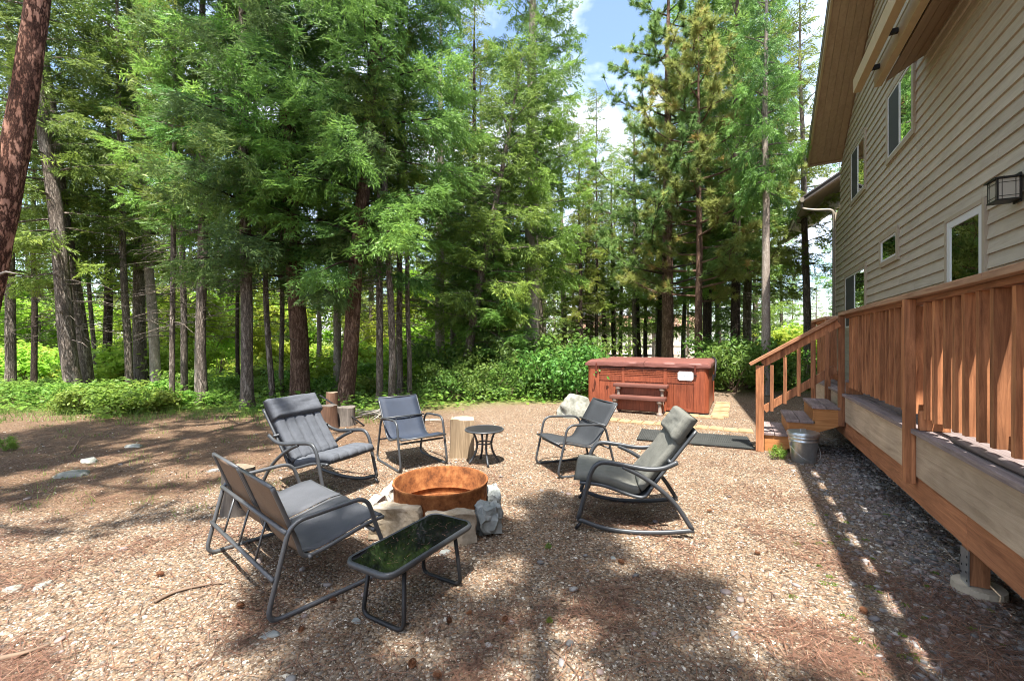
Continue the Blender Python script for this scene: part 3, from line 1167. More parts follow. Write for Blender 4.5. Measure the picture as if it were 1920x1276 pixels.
# windows: trim, frame, screened half and glass
def window(px0, px1, ytl, ybl, ytr, ybr, kind='slider', ybot=None, label=None):
    """from the pixels of the trim's left and right edges"""
    a, b_ = onX(px0, ytl, WX), onX(px1, ytr, WX)
    c, d_ = onX(px0, ybl, WX), onX(px1, ybr, WX)
    y1, y0 = a.y, b_.y                     # y1 is the far side
    zt = (a.z + b_.z) / 2
    zb = (c.z + d_.z) / 2 if ybot is None else ybot
    tw = 0.085 if kind != 'door' else 0.05
    xo = WX - 0.034
    fr = MB()
    fr.box(xo, WX + 0.02, y0, y0 + tw, zb, zt)
    fr.box(xo, WX + 0.02, y1 - tw, y1, zb, zt)
    fr.box(xo - 0.002, WX + 0.02, y0 + tw, y1 - tw, zt - tw, zt)
    fr.box(xo - 0.002, WX + 0.02, y0 + tw, y1 - tw, zb, zb + tw)
    o = hloc(fr.build('door' if kind == 'door' else 'window', M['trim_paint'], house))
    if label:
        o['label'] = label
    i0, i1, j0, j1 = y0 + tw + 0.002, y1 - tw - 0.002, zb + tw + 0.002, zt - tw - 0.002
    vw = 0.035 if kind != 'door' else 0.085
    v = MB()
    xv = xo + 0.008
    v.box(xv, WX + 0.018, i0, i0 + vw, j0, j1)
    v.box(xv, WX + 0.018, i1 - vw, i1, j0, j1)
    v.box(xv + 0.001, WX + 0.018, i0 + vw, i1 - vw, j1 - vw, j1)
    v.box(xv + 0.001, WX + 0.018, i0 + vw, i1 - vw, j0, j0 + vw)
    v.build('frame', M['white_vinyl'], o)
    g0, g1, h0, h1 = i0 + vw + 0.001, i1 - vw - 0.001, j0 + vw + 0.001, j1 - vw - 0.001
    xg = WX - 0.016
    if kind == 'slider':
        mid = (g0 + g1) / 2
        MB().box(xg - 0.009, WX + 0.016, mid - 0.018, mid + 0.018, h0, h1).build('meeting_rail', M['white_vinyl'], o)
        MB().box(xg, WX + 0.015, g0, mid - 0.019, h0, h1).build('pane', M['window_glass'], o)
        MB().box(xg - 0.004, WX + 0.015, mid + 0.019, g1, h0, h1).build('insect_screen', M['screen_mesh'], o)
    else:
        MB().box(xg, WX + 0.015, g0, g1, h0, h1).build('pane', M['window_glass'], o)
    return o


window(1665, 1718, 163, 310, 112, 250, label='tall upper window partly behind the beam ends')
window(1597, 1625, 282, 388, 241, 353, label='upper window next to the rake soffit')
window(1586, 1625.5, 518, 600, 488, 600, ybot=1.62, label='lower window next to the downspout')
window(1652, 1687, 447, 504, 421, 485, kind='fixed', label='small square window')
window(1777, 1853, 412, 560, 369, 560, kind='door', ybot=0.80, label='tall glazed patio door')

# wall lantern
lp = onX(1889, 352, WX - 0.09)
lan = thing('wall_lantern', 'black metal box wall lantern with leaded glass panes', 'lantern', (WX - 0.014, lp.y, lp.z - 0.13))
MB().box(-0.02, -0.003, -0.06, 0.06, -0.02, 0.25, 0.003).build('back_plate', M['lantern_metal'], lan)
lw = 0.085
mb = MB()
for sx in (-0.175, -0.025):
    for sy in (-lw, lw):
        mb.box(sx - 0.006, sx + 0.006, sy - 0.006, sy + 0.006, 0.012, 0.20)
mb.box(-0.185, -0.021, -lw - 0.01, lw + 0.01, 0.0, 0.0115)
mb.build('cage', M['lantern_metal'], lan)
mb = MB()
mb.prism([(-0.20, -lw - 0.022), (-0.021, -lw - 0.022), (-0.021, lw + 0.022), (-0.20, lw + 0.022)], 0.201, 0.216)
mb.lathe([(0.012, 0.216), (0.014, 0.235), (0.006, 0.245), (0.0, 0.25)], 10, (-0.10, 0, 0))
mb.build('cap', M['lantern_metal'], lan)
for sy in (-1, 1):
    g = MB().box(-0.168, -0.032, sy * lw - 0.002, sy * lw + 0.002, 0.013, 0.199).build('pane', M['lantern_glass'], lan)
    c = MB()
    for xx in (-0.145, -0.055):
        c.box(xx - 0.0025, xx + 0.0025, sy * lw + sy * 0.0025 - 0.001, sy * lw + sy * 0.0025 + 0.001, 0.014, 0.198)
    for zz_ in (0.04, 0.165):
        c.box(-0.167, -0.033, sy * lw + sy * 0.0045 - 0.0009, sy * lw + sy * 0.0045 + 0.0009, zz_ - 0.0025, zz_ + 0.0025)
    c.build('leading', M['lantern_metal'], g)
g = MB().box(-0.177, -0.173, -lw + 0.007, lw - 0.007, 0.013, 0.199).build('pane', M['lantern_glass'], lan)
c = MB()
for yy_ in (-0.055, 0.055):
    c.box(-0.1795, -0.178, yy_ - 0.0025, yy_ + 0.0025, 0.014, 0.198)
for zz_ in (0.04, 0.165):
    c.box(-0.1815, -0.180, -lw + 0.008, lw - 0.008, zz_ - 0.0025, zz_ + 0.0025)
c.build('leading', M['lantern_metal'], g)

# ------------------------------------------------------------------ the deck
DZ = 0.775                       # deck surface
FX = 1.11                        # fascia face
RAILZ = 1.733
ST0, ST1 = 6.33, 7.22            # stair opening
DEND = 8.6
deck = thing('deck', 'reddish stained timber deck with slatted railing along the house', 'deck', (FX, 4, 0))
DO = Vector((FX, 4, 0))


def dloc(o):
    o.location = -DO
    return o


def dpart(mb, name, mat, parent=None, **k):
    if parent is None:
        return dloc(mb.build(name, M[mat], deck, **k))
    return mb.build(name, M[mat], parent, **k)


# boards run along the deck
bx_ = FX - 0.03
i = 0
while bx_ < WX - 0.05:
    w_ = min(0.136, WX - 0.03 - bx_)
    for a, b_ in (((-3.0, 3.17), (3.175, DEND)) if i % 2 else ((-3.0, 5.0), (5.005, DEND))):
        dpart(MB().box(bx_, bx_ + w_, a, b_, DZ - 0.032, DZ, 0.003), 'deck_board', 'deck_board_wood')
    bx_ += 0.142
    i += 1
for a, b_ in ((-3.0, 1.9), (1.903, 4.06), (4.063, DEND)):
    dpart(MB().box(FX, FX + 0.028, a, b_, 0.440, DZ - 0.034, 0.002), 'fascia_board', 'fascia_wood')
for a, b_ in ((-3.0, 3.30), (3.304, 6.0), (6.004, DEND)):
    dpart(MB().box(FX + 0.012, FX + 0.10, a, b_, 0.25, 0.438, 0.003), 'rim_beam', 'stained_wood_y')
dpart(MB().box(FX + 0.03, WX - 0.02, DEND - 0.04, DEND - 0.001, 0.25, DZ - 0.034), 'end_board', 'stained_wood_y')

POSTS = [-0.6, 1.72, 4.06, ST0 + 0.045]
for py in POSTS:
    dpart(MB().box(FX - 0.062, FX - 0.001, py - 0.030, py + 0.030, 0.385, RAILZ - 0.04, 0.004), 'post', 'stained_wood')
    dpart(MB().box(FX - 0.0005, FX + 0.16, py - 0.10, py - 0.062, DZ + 0.002, DZ + 0.135, 0.003), 'post_block', 'stained_wood')
for py in (ST1 + 0.045, DEND - 0.05):
    dpart(MB().box(FX - 0.062, FX - 0.001, py - 0.030, py + 0.030, 0.385, RAILZ - 0.04, 0.004), 'post', 'stained_wood')
# cap rail, in lengths
for a, b_ in ((-3.0, 2.95), (2.953, ST0 + 0.10)):
    dpart(MB().box(FX - 0.055, FX + 0.118, a, b_, RAILZ - 0.038, RAILZ, 0.004), 'cap_rail', 'rail_wood')
dpart(MB().box(FX - 0.055, FX + 0.118, ST1, DEND, RAILZ - 0.038, RAILZ, 0.004), 'cap_rail', 'rail_wood')
# sub rails and balusters
BX0, BX1 = FX + 0.010, FX + 0.090
bal = MB().box(BX0, BX1, -0.019, 0.019, 0.862, RAILZ - 0.075)
# splayed foot
t_ = bal.v
bal.v = [(x if not (z_ < 0.9 and x > FX + 0.05) else x - 0.03, y_, z_ if not (z_ < 0.9 and x > FX + 0.05) else z_) for (x, y_, z_) in t_]
bal.box(BX0 + 0.001, BX1 - 0.001, -0.0185, 0.0185, 0.93, RAILZ - 0.076)
bme = None
y = -1.2
edges = []
while y < DEND - 0.15:
    if all(abs(y - p) > 0.07 for p in POSTS + [ST1 + 0.045]) and not (ST0 < y < ST1):
        if bme is None:
            o = bal.build('baluster', M['stained_wood'], deck)
            bme = o.data
        else:
            o = bpy.data.objects.new('baluster', bme)
            col.objects.link(o)
            o.parent = deck
        o.location = (-FX, y - 4, 0)
        o.rotation_euler = (0, random.uniform(-0.004, 0.004), random.uniform(-0.02, 0.02))
    y += 0.1505
for a, b_ in ((-3.0, ST0), (ST1 + 0.09, DEND)):
    dpart(MB().box(FX - 0.001, FX + 0.098, a, b_, RAILZ - 0.073, RAILZ - 0.040, 0.002), 'upper_rail', 'stained_wood_y')
    dpart(MB().box(FX + 0.094, FX + 0.128, a, b_, 0.845, 0.935, 0.002), 'lower_rail', 'stained_wood_y')
# inner edge pole lying on the boards
pole = tag(MB().tube([(FX + 0.045, 0.6, DZ + 0.026), (FX + 0.05, 2.2, DZ + 0.027), (FX + 0.045, 3.55, DZ + 0.026)], 0.022, 10).build('timber_pole', M['deck_board_wood'], smooth=True),
           'weathered grey pole lying along the edge of the deck boards', 'pole')
# support post with bracket on its pier
for py in (3.33, 0.8):
    s_ = py > 2
    dpart(MB().box(FX + 0.016, FX + 0.10, py - 0.045, py + 0.045, 0.05, 0.249), 'support_post', 'stained_wood')
    br = dpart(MB().box(FX + 0.009, FX + 0.0145, py - 0.055, py + 0.04, 0.045, 0.236), 'bracket', 'galvanised')
    mb = MB()
    for q in range(7):
        yy_, zz_ = py - 0.04 + 0.065 * (q % 2) + 0.005 * (q % 3), 0.07 + 0.022 * q
        mb.box(FX + 0.007, FX + 0.0088, yy_ - 0.004, yy_ + 0.004, zz_ - 0.006, zz_ + 0.006)
    mb.build('bolt', M['black_iron'], br)
    pier = MB().lathe([(0.115, -0.02), (0.11, 0.045), (0.0, 0.046)], 20, (FX + 0.07, py, 0))
    dpart(pier, 'pier', 'concrete')

# stairs falling towards the yard
st = thing('deck_stairs', 'three-step timber stairs with slanted handrail at the deck end', 'stairs', (0.23, ST0, 0))
SO = Vector((0.23, ST0, 0))


def spart(mb, name, mat, parent=None, **k):
    o = mb.build(name, M[mat], parent or st, **k)
    if parent is None:
        o.location = -SO
    return o


fx = [0.27, 0.535, 0.80]
tz = [0.235, 0.42, 0.605]
for y0_, y1_ in ((ST0 + 0.03, ST0 + 0.072), (ST1 - 0.075, ST1 - 0.033)):
    out = [(fx[0] + 0.02, 0.0), (fx[0] + 0.02, tz[0] - 0.034), (fx[1] + 0.02, tz[0] - 0.034), (fx[1] + 0.02, tz[1] - 0.034), (fx[2] + 0.02, tz[1] - 0.034),
           (fx[2] + 0.02, tz[2] - 0.034), (1.105, tz[2] - 0.034), (1.105, 0.40), (0.82, 0.27), (0.50, 0.02), (0.46, 0.0)]
    vs = [(p[0], y0_, p[1]) for p in out] + [(p[0], y1_, p[1]) for p in out]
    k = len(out)
    mb = MB().add(vs, [tuple(range(k)), tuple(range(2 * k - 1, k - 1, -1))] + [(i, k + i, k + (i + 1) % k, (i + 1) % k) for i in range(k)])
    spart(mb, 'stringer', 'stair_wood')
for i in range(3):
    tw = 0.137
    for j in range(2):
        x0_ = fx[i] - 0.012 + j * (tw + 0.006)
        spart(MB().box(x0_, x0_ + tw, ST0 + 0.012, ST1 - 0.012, tz[i] - 0.033, tz[i], 0.004), 'tread_board', 'tread_wood')
    if i:
        spart(MB().box(fx[i] + 0.001, fx[i] + 0.019, ST0 + 0.028, ST1 - 0.028, tz[i - 1] + 0.001, tz[i] - 0.0345), 'riser', 'stair_wood')
NWX = 0.235
spart(MB().box(NWX - 0.045, NWX + 0.045, ST0 - 0.065, ST0 + 0.010, 0.0, 1.085, 0.004), 'newel_post', 'stained_wood')
yr = ST0 - 0.03
pa, pb = Vector((NWX - 0.10, yr, 1.078)), Vector((FX - 0.09, yr, 1.645))
dirv = (pb - pa).normalized()
upv = Vector((-dirv.z, 0, dirv.x))
spart(MB().obox((pa + pb) / 2 + upv * 0.02, (pb - pa) / 2, Vector((0, 0.07, 0)), upv * 0.019, 0.004), 'handrail', 'hand_rail_wood')
spart(MB().obox((pa + pb) / 2 - upv * 0.047 + dirv * 0.06, (pb - pa) * 0.44, Vector((0, 0.018, 0)), upv * 0.044, 0.003), 'handrail_board', 'stained_wood')
qa, qb = Vector((NWX + 0.046, yr + 0.012, 0.53)), Vector((FX - 0.10, yr + 0.012, 1.065))
spart(MB().obox((qa + qb) / 2, (qb - qa) / 2, Vector((0, 0.018, 0)), upv * 0.044, 0.003), 'bottom_rail', 'stained_wood')
for i in range(5):
    f = (i + 0.6) / 5.2
    x = qa.x + (qb.x - qa.x) * f
    zb_ = qa.z + (qb.z - qa.z) * f - 0.075
    zt_ = zb_ + 0.545
    spart(MB().box(x - 0.019, x + 0.019, yr - 0.030, yr - 0.0085, zb_, zt_ + 0.03, 0.002), 'baluster', 'stained_wood')


# ------------------------------------------------------------------ garden furniture
def facing(fR, fd):
    """rotation that turns local +x to a direction given in the camera frame"""
    v = W(fR, fd)
    return math.atan2(v.y, v.x)


def sheet(path, y0, y1, th, ny=6, sag=0.0, taper=None):
    """a sling stretched between two side rails along a profile of (x, z) points"""
    pts = smooth_path([(p[0], 0, p[1]) for p in path], 5)
    N_ = len(pts)
    vs, fs = [], []
    for s_ in (0, 1):
        for i, p in enumerate(pts):
            a = pts[min(i + 1, N_ - 1)] - pts[max(i - 1, 0)]
            nrm = Vector((-a.z, 0, a.x)).normalized()
            if nrm.z < 0:
                nrm = -nrm
            for j in range(ny + 1):
                f = j / ny
                y = y0 + (y1 - y0) * f
                sg = -sag * math.sin(math.pi * f)
                q = p + nrm * (sg + (th if s_ else 0))
                vs.append((q.x, y, q.z))
    w = ny + 1
    off = N_ * w
    for i in range(N_ - 1):
        for j in range(ny):
            a = i * w + j
            fs.append((a, a + w, a + w + 1, a + 1))
            fs.append((off + a, off + a + 1, off + a + w + 1, off + a + w))
    for i in range(N_ - 1):
        a = i * w
        fs.append((a, off + a, off + a + w, a + w))
        a = i * w + ny
        fs.append((a, a + w, off + a + w, off + a))
    for j in range(ny):
        fs.append((j, j + 1, off + j + 1, off + j))
        a = (N_ - 1) * w + j
        fs.append((a, off + a, off + a + 1, a + 1))
    return MB().add(vs, fs)


def sling_chair(label, loc, rz, sling, frame='frame_metal'):
    """low cantilever chair: one closed tube each side, sling seat and back"""
    t = thing('sling_chair', label, 'chair', loc, rz, 'chairs round the fire pit')
    hw = 0.275
    for s_ in (-1, 1):
        y = s_ * hw
        loop = rounded([(0.27, y, 0.30), (0.22, y, 0.535), (-0.22, y, 0.515), (-0.36, y, 0.012), (0.34, y, 0.012)], 0.09, 6, closed=True)
        MB().tube(loop, 0.0125, 10, closed=True).build('side_frame', M[frame], t, smooth=True)
    prof = [(0.31, 0.345), (0.18, 0.335), (-0.02, 0.285), (-0.12, 0.30), (-0.21, 0.42), (-0.40, 0.715)]
    for s_ in (-1, 1):
        y = s_ * (hw - 0.035)
        MB().tube(smooth_path([(p[0], y, p[1]) for p in prof], 5), 0.011, 8).build('sling_rail', M[frame], t, smooth=True)
    MB().tube([(0.315, -hw + 0.005, 0.345), (0.315, hw - 0.005, 0.345)], 0.010, 8).build('front_bar', M[frame], t, smooth=True)
    MB().tube([(0.245, -hw + 0.01, 0.29), (0.245, hw - 0.01, 0.29)], 0.011, 8).build('cross_bar', M[frame], t, smooth=True)
    MB().tube([(-0.40, -hw + 0.035, 0.715), (-0.40, hw - 0.035, 0.715)], 0.010, 8).build('top_bar', M[frame], t, smooth=True)
    MB().tube([(-0.295, -hw + 0.006, 0.25), (-0.295, hw - 0.006, 0.25)], 0.009, 8).build('rear_bar', M[frame], t, smooth=True)
    MB().tube([(-0.235, -hw + 0.006, 0.50), (-0.235, hw - 0.006, 0.50)], 0.009, 8).build('rear_bar', M[frame], t, smooth=True)
    for y in (-0.09, 0.09):
        MB().tube([(-0.295, y, 0.25), (-0.235, y, 0.50)], 0.006, 6).build('strut', M[frame], t, smooth=True)
    sl_ = sheet([(p[0], p[1] + 0.012) for p in prof], -hw + 0.040, hw - 0.040, 0.004, 6, 0.012).build('sling', M[sling], t, smooth=True)
    return t


def rocker(label, loc, rz, cush, seams=False):
    """cushioned rocking chair with bow runners and bent arms"""
    t = thing('rocking_chair', label, 'chair', loc, rz, 'cushioned rocking chairs')
    hw = 0.315
    fm = M['frame_metal']
    for s_ in (-1, 1):
        y = s_ * hw
        run = smooth_path([(0.385, y, 0.082), (0.20, y, 0.030), (0.0, y, 0.016), (-0.22, y, 0.030), (-0.43, y, 0.062)], 6)
        MB().tube(run, 0.0175, 8, flat=(0.75, 1)).build('runner', fm, t, smooth=True)
        arm = smooth_path([(0.378, y, 0.080), (0.325, y, 0.28), (0.282, y, 0.435), (0.215, y, 0.505), (0.08, y, 0.50), (-0.10, y * 1.02, 0.478), (-0.22, y * 1.03, 0.49), (-0.32, y * 1.0, 0.535)], 6)
        MB().tube(arm, 0.0175, 8, flat=(0.75, 1)).build('arm', fm, t, smooth=True)
        leg = smooth_path([(0.06, y, 0.485), (-0.06, y, 0.43), (-0.19, y, 0.345), (-0.31, y, 0.23), (-0.42, y, 0.065)], 6)
        MB().tube(leg, 0.0165, 8, flat=(0.75, 1)).build('rear_leg', fm, t, smooth=True)
        foot = MB().tube([(0.36, y, 0.055), (0.395, y, 0.012)], 0.013, 8).build('foot', M['black_iron'], t, smooth=True)
    prof = [(0.37, 0.335), (0.20, 0.325), (-0.02, 0.262), (-0.105, 0.268), (-0.175, 0.37), (-0.30, 0.545), (-0.455, 0.755)]
    for s_ in (-1, 1):
        y = s_ * (hw - 0.045)
        MB().tube(smooth_path([(p[0], y, p[1]) for p in prof], 6), 0.013, 8).build('seat_rail', fm, t, smooth=True)
    for (x, z_) in ((0.30, 0.32), (-0.27, 0.53)):
        MB().tube([(x, -hw + 0.01, z_), (x, hw - 0.01, z_)], 0.012, 8).build('cross_bar', fm, t, smooth=True)
    sheet([(p[0], p[1] + 0.004) for p in prof], -hw + 0.055, hw - 0.055, 0.004, 4, 0.01).build('sling', M['sling_dark'], t, smooth=True)

    # padded cushion: a swept pillow with channels
    def pad(path, y0, y1, thick, chan, name, seed, nj=36):
        pts = smooth_path([(p[0], 0, p[1]) for p in path], 8)
        N_ = len(pts)
        mb = MB()
        vs, fs = [], []
        cum = [0]
        for a, b_ in zip(pts, pts[1:]):
            cum.append(cum[-1] + (b_ - a).length)
        for side in (0, 1):
            for i, p in enumerate(pts):
                a = pts[min(i + 1, N_ - 1)] - pts[max(i - 1, 0)]
                nrm = Vector((-a.z, 0, a.x)).normalized()
                if nrm.z < 0:
                    nrm = -nrm
                e_ = min(cum[i], cum[-1] - cum[i]) / 0.035
                el = math.sqrt(max(0.0, 1 - (1 - min(1, e_)) ** 2))
                for j in range(nj + 1):
                    f = j / nj
                    es = min(f, 1 - f) / 0.06
                    es = math.sqrt(max(0.0, 1 - (1 - min(1, es)) ** 2))
                    y = y0 + (y1 - y0) * f
                    h = thick * min(el, es)
                    if side:
                        if chan:
                            ph = (f * chan) % 1.0
                            h *= 1 - 0.42 * math.exp(-((min(ph, 1 - ph)) / 0.075) ** 2)
                        h *= 1 + 0.13 * mnoise.noise(Vector((cum[i] * 7 + seed, y * 6, seed))) + 0.09 * mnoise.noise(Vector((cum[i] * 32 + seed, y * 5, seed)))
                    q = p + nrm * (h if side else 0.0)
                    vs.append((q.x, y, q.z))
        w = nj + 1
        off = N_ * w
        for i in range(N_ - 1):
            for j in range(nj):
                a = i * w + j
                fs.append((a, a + 1, a + w + 1, a + w))
                fs.append((off + a, off + a + w, off + a + w + 1, off + a + 1))
        for i in range(N_ - 1):
            for a in (i * w, i * w + nj):
                fs.append((a, a + w, off + a + w, off + a))
        for j in range(nj):
            for a in (j, (N_ - 1) * w + j):
                fs.append((a, off + a, off + a + 1, a + 1))
        return mb.add(vs, fs).build(name, M[cush], t, smooth=True)
    b_ = hw - 0.052
    pad([(0.415, 0.352), (0.22, 0.342), (0.0, 0.280), (-0.075, 0.285)], -b_, b_, 0.062, 5 if seams else 0, 'seat_cushion', 3.1)
    pad([(-0.080, 0.292), (-0.160, 0.385), (-0.290, 0.555), (-0.395, 0.700)], -b_, b_, 0.060, 5 if seams else 0, 'back_cushion', 7.7)
    pad([(-0.335, 0.645), (-0.385, 0.715), (-0.430, 0.780), (-0.465, 0.830)], -b_ - 0.012, b_ + 0.012, 0.085, 0, 'headrest', 5.2)
    return t


# right-hand cushioned rocker
rc = (G(1183, 1003.5) + G(1172.5, 939)) / 2
rocker('rocking chair with plain taupe cushions on the sunny gravel', (rc.x, rc.y, 0), facing(-0.982, 0.19), 'cushion_taupe')
lc = W(-1.80, 4.10)
rocker('rocking chair with grey channel-stitched cushions in dappled shade', (lc.x, lc.y, 0), facing(0.91, -0.415), 'cushion_grey', True)
# sling chairs
fa, fb = G(734, 888), G(833, 868.6)
mid = (fa + fb) / 2
fd = Vector((0.61, -0.79))
cc = mid - W(fd.x, fd.y) * 0.30 + W(0.05, 0.0)
sling_chair('dark blue sling chair beside the upright pale log', (cc.x, cc.y, 0), facing(fd.x, fd.y), 'sling_blue')
fa, fb = G(1051, 897), G(1009, 870)
mid = (fa + fb) / 2
fd = Vector((-0.934, -0.357))
cc = mid - W(fd.x, fd.y) * 0.30
sling_chair('black sling chair in front of the grey boulder', (cc.x, cc.y, 0), facing(fd.x, fd.y), 'sling_dark')

# two-seat glider
A_, B_ = G(495, 1178), G(373, 1047)
mid = (A_ + B_) / 2
fdir = Vector((0.66, 0.75)).normalized()
ls = thing('garden_loveseat', 'two-seat metal sling loveseat seen from behind with split backs', 'bench', (mid.x, mid.y, 0), facing(fdir.x, fdir.y))
hw = (A_ - B_).length / 2
fm = M['light_frame_metal']
for s_ in (-1, 1):
    y = s_ * hw
    loop = rounded([(0.02, y, 0.013), (0.135, y, 0.475), (0.56, y, 0.495), (0.64, y, 0.25), (0.75, y, 0.013)], 0.08, 6, closed=True)
    MB().tube(loop, 0.0125, 10, closed=True).build('side_frame', fm, ls, smooth=True)
MB().tube([(0.055, -hw, 0.215), (0.055, hw, 0.215)], 0.0115, 8).build('lower_bar', fm, ls, smooth=True)
MB().tube([(0.115, -hw, 0.43), (0.115, hw, 0.43)], 0.0125, 8).build('upper_bar', fm, ls, smooth=True)
MB().tube([(0.61, -hw, 0.285), (0.61, hw, 0.285)], 0.0115, 8).build('front_bar', fm, ls, smooth=True)
for y in (-hw * 0.5, 0.0, hw * 0.5):
    MB().tube([(0.055, y, 0.215), (0.115, y, 0.43)], 0.0062, 6).build('strut', fm, ls, smooth=True)
prof = [(0.685, 0.332), (0.58, 0.325), (0.32, 0.270), (0.215, 0.272), (0.175, 0.37), (0.105, 0.55), (0.060, 0.665)]
for c_ in (-1, 1):
    y0, y1 = (c_ * hw * 0.49 - hw * 0.455, c_ * hw * 0.49 + hw * 0.455)
    for y in (y0, y1):
        MB().tube(smooth_path([(p[0], y, p[1]) for p in prof], 5), 0.012, 8).build('sling_rail', fm, ls, smooth=True)
    MB().tube([(0.685, y0, 0.332), (0.685, y1, 0.332)], 0.010, 8).build('seat_bar', fm, ls, smooth=True)
    MB().tube([(0.060, y0, 0.665), (0.060, y1, 0.665)], 0.010, 8).build('top_bar', fm, ls, smooth=True)
    sheet([(p[0], p[1] + 0.013) for p in prof[:4]], y0 + 0.006, y1 - 0.006, 0.004, 6, 0.012).build('seat_sling', M['sling_grey'], ls, smooth=True)
    sheet([(p[0], p[1] + 0.004) for p in prof[3:]], y0 + 0.006, y1 - 0.006, 0.004, 6, 0.012).build('back_sling', M['sling_back'], ls, smooth=True)
MB().tube([(0.24, -hw, 0.262), (0.24, hw, 0.262)], 0.0105, 8).build('rear_bar', fm, ls, smooth=True)

# glass-topped coffee table
tz_ = 0.335
tc_ = W(-0.523, 2.325)
ct = thing('coffee_table', 'low black glass coffee table with rounded grey rim', 'table', (tc_.x, tc_.y, 0), facing(0.497, 0.868))
hl, hwd = 0.345, 0.160


def rrect(hx, hy, r, n_=6):
    out = []
    for cx_, cy_, a0 in ((hx - r, hy - r, 0), (-hx + r, hy - r, 90), (-hx + r, -hy + r, 180), (hx - r, -hy + r, 270)):
        for k in range(n_ + 1):
            a = math.radians(a0 + 90 * k / n_)
            out.append((cx_ + r * math.cos(a), cy_ + r * math.sin(a)))
    return out


MB().tube([(p[0], p[1], tz_ - 0.016) for p in rrect(hl - 0.012, hwd - 0.012, 0.055)], 0.017, 8, closed=True, flat=(0.8, 1)).build('rim', M['frame_metal'], ct, smooth=True)
MB().prism(rrect(hl - 0.018, hwd - 0.018, 0.05), tz_ - 0.010, tz_ - 0.003).build('glass_top', M['table_glass'], ct)
rngt = np.random.default_rng(2)
nq = 70
bq = np.stack([rngt.uniform(-0.29, 0.29, nq), rngt.uniform(-0.11, 0.11, nq), np.full(nq, tz_ - 0.0015)], 1)
aq = rngt.uniform(0, 6.28, nq)
dq = np.stack([np.cos(aq), np.sin(aq), np.zeros(nq)], 1)
sq = np.stack([-np.sin(aq), np.cos(aq), np.zeros(nq)], 1) * 0.0012
o = tri_mesh('needle_litter', np.stack([bq - sq, bq + sq, bq + dq * rngt.uniform(0.015, 0.045, nq)[:, None]], 1), rngt.random(nq), [M['dry_needles']])
col.objects.link(o)
o.parent = ct
o['kind'] = 'stuff'
for s_ in (-1, 1):
    lg = rounded([(s_ * 0.20, -0.115, tz_ - 0.03), (s_ * 0.228, -0.140, 0.012), (s_ * 0.228, 0.140, 0.012), (s_ * 0.20, 0.115, tz_ - 0.03)], 0.05, 6)
    MB().tube(lg, 0.011, 8).build('leg', M['black_iron'], ct, smooth=True)

# round side table
rt_c = G(908, 868)
rt = thing('side_table', 'small round black side table next to the upright pale log', 'table', (rt_c.x, rt_c.y, 0), 0.5)
rt_h = 0.395
MB().lathe([(0.0, rt_h - 0.012), (0.214, rt_h - 0.012), (0.219, rt_h - 0.006), (0.214, rt_h), (0.0, rt_h)], 40).build('table_top', M['black_iron'], rt, smooth=True, angle=30)
MB().tube([(0.214 * math.cos(a), 0.214 * math.sin(a), rt_h - 0.008) for a in np.linspace(0, 2 * math.pi, 40, endpoint=False)], 0.011, 8, closed=True).build('rim', M['frame_metal'], rt, smooth=True)
for k in range(4):
    a = k * math.pi / 2 + 0.3
    c_, s_ = math.cos(a), math.sin(a)
    MB().tube(smooth_path([(0.135 * c_, 0.135 * s_, rt_h - 0.015), (0.085 * c_, 0.085 * s_, 0.24), (0.105 * c_, 0.105 * s_, 0.12), (0.175 * c_, 0.175 * s_, 0.01)], 5), 0.0125, 8).build('leg', M['frame_metal'], rt, smooth=True)
MB().tube([(0.085 * math.cos(a), 0.085 * math.sin(a), 0.235) for a in np.linspace(0, 2 * math.pi, 24, endpoint=False)], 0.008, 6, closed=True).build('ring', M['frame_metal'], rt, smooth=True)

# ------------------------------------------------------------------ fire pit
fpc = W(-0.562, 3.42)
fr = thing('fire_ring', 'rusty orange steel fire ring set among rough stones', 'fire ring', (fpc.x, fpc.y, 0), 0.4)
r0 = 0.362
prof = [(r0 - 0.012, 0.0), (r0 - 0.012, 0.10), (r0 - 0.024, 0.125), (r0 - 0.012, 0.15), (r0 - 0.012, 0.285), (r0 - 0.004, 0.302), (r0 + 0.010, 0.302), (r0 + 0.012, 0.290), (r0 + 0.002, 0.275),
        (r0, 0.15), (r0 + 0.010, 0.125), (r0, 0.10), (r0, 0.0)]
MB().lathe(prof, 72).build('ring_wall', M['rust'], fr, smooth=True, angle=50)
inner = [(r0 - 0.014, 0.075), (r0 - 0.045, 0.09), (r0 - 0.075, 0.088), (r0 - 0.08, 0.070), (r0 - 0.014, 0.045)]
MB().lathe(inner, 72).build('inner_ledge', M['rust'], fr, smooth=True, angle=50)
MB().lathe([(r0 - 0.013, 0.035), (0.2, 0.050), (0.0, 0.055)], 40).build('ash_bed', M['rust'], fr, smooth=True)


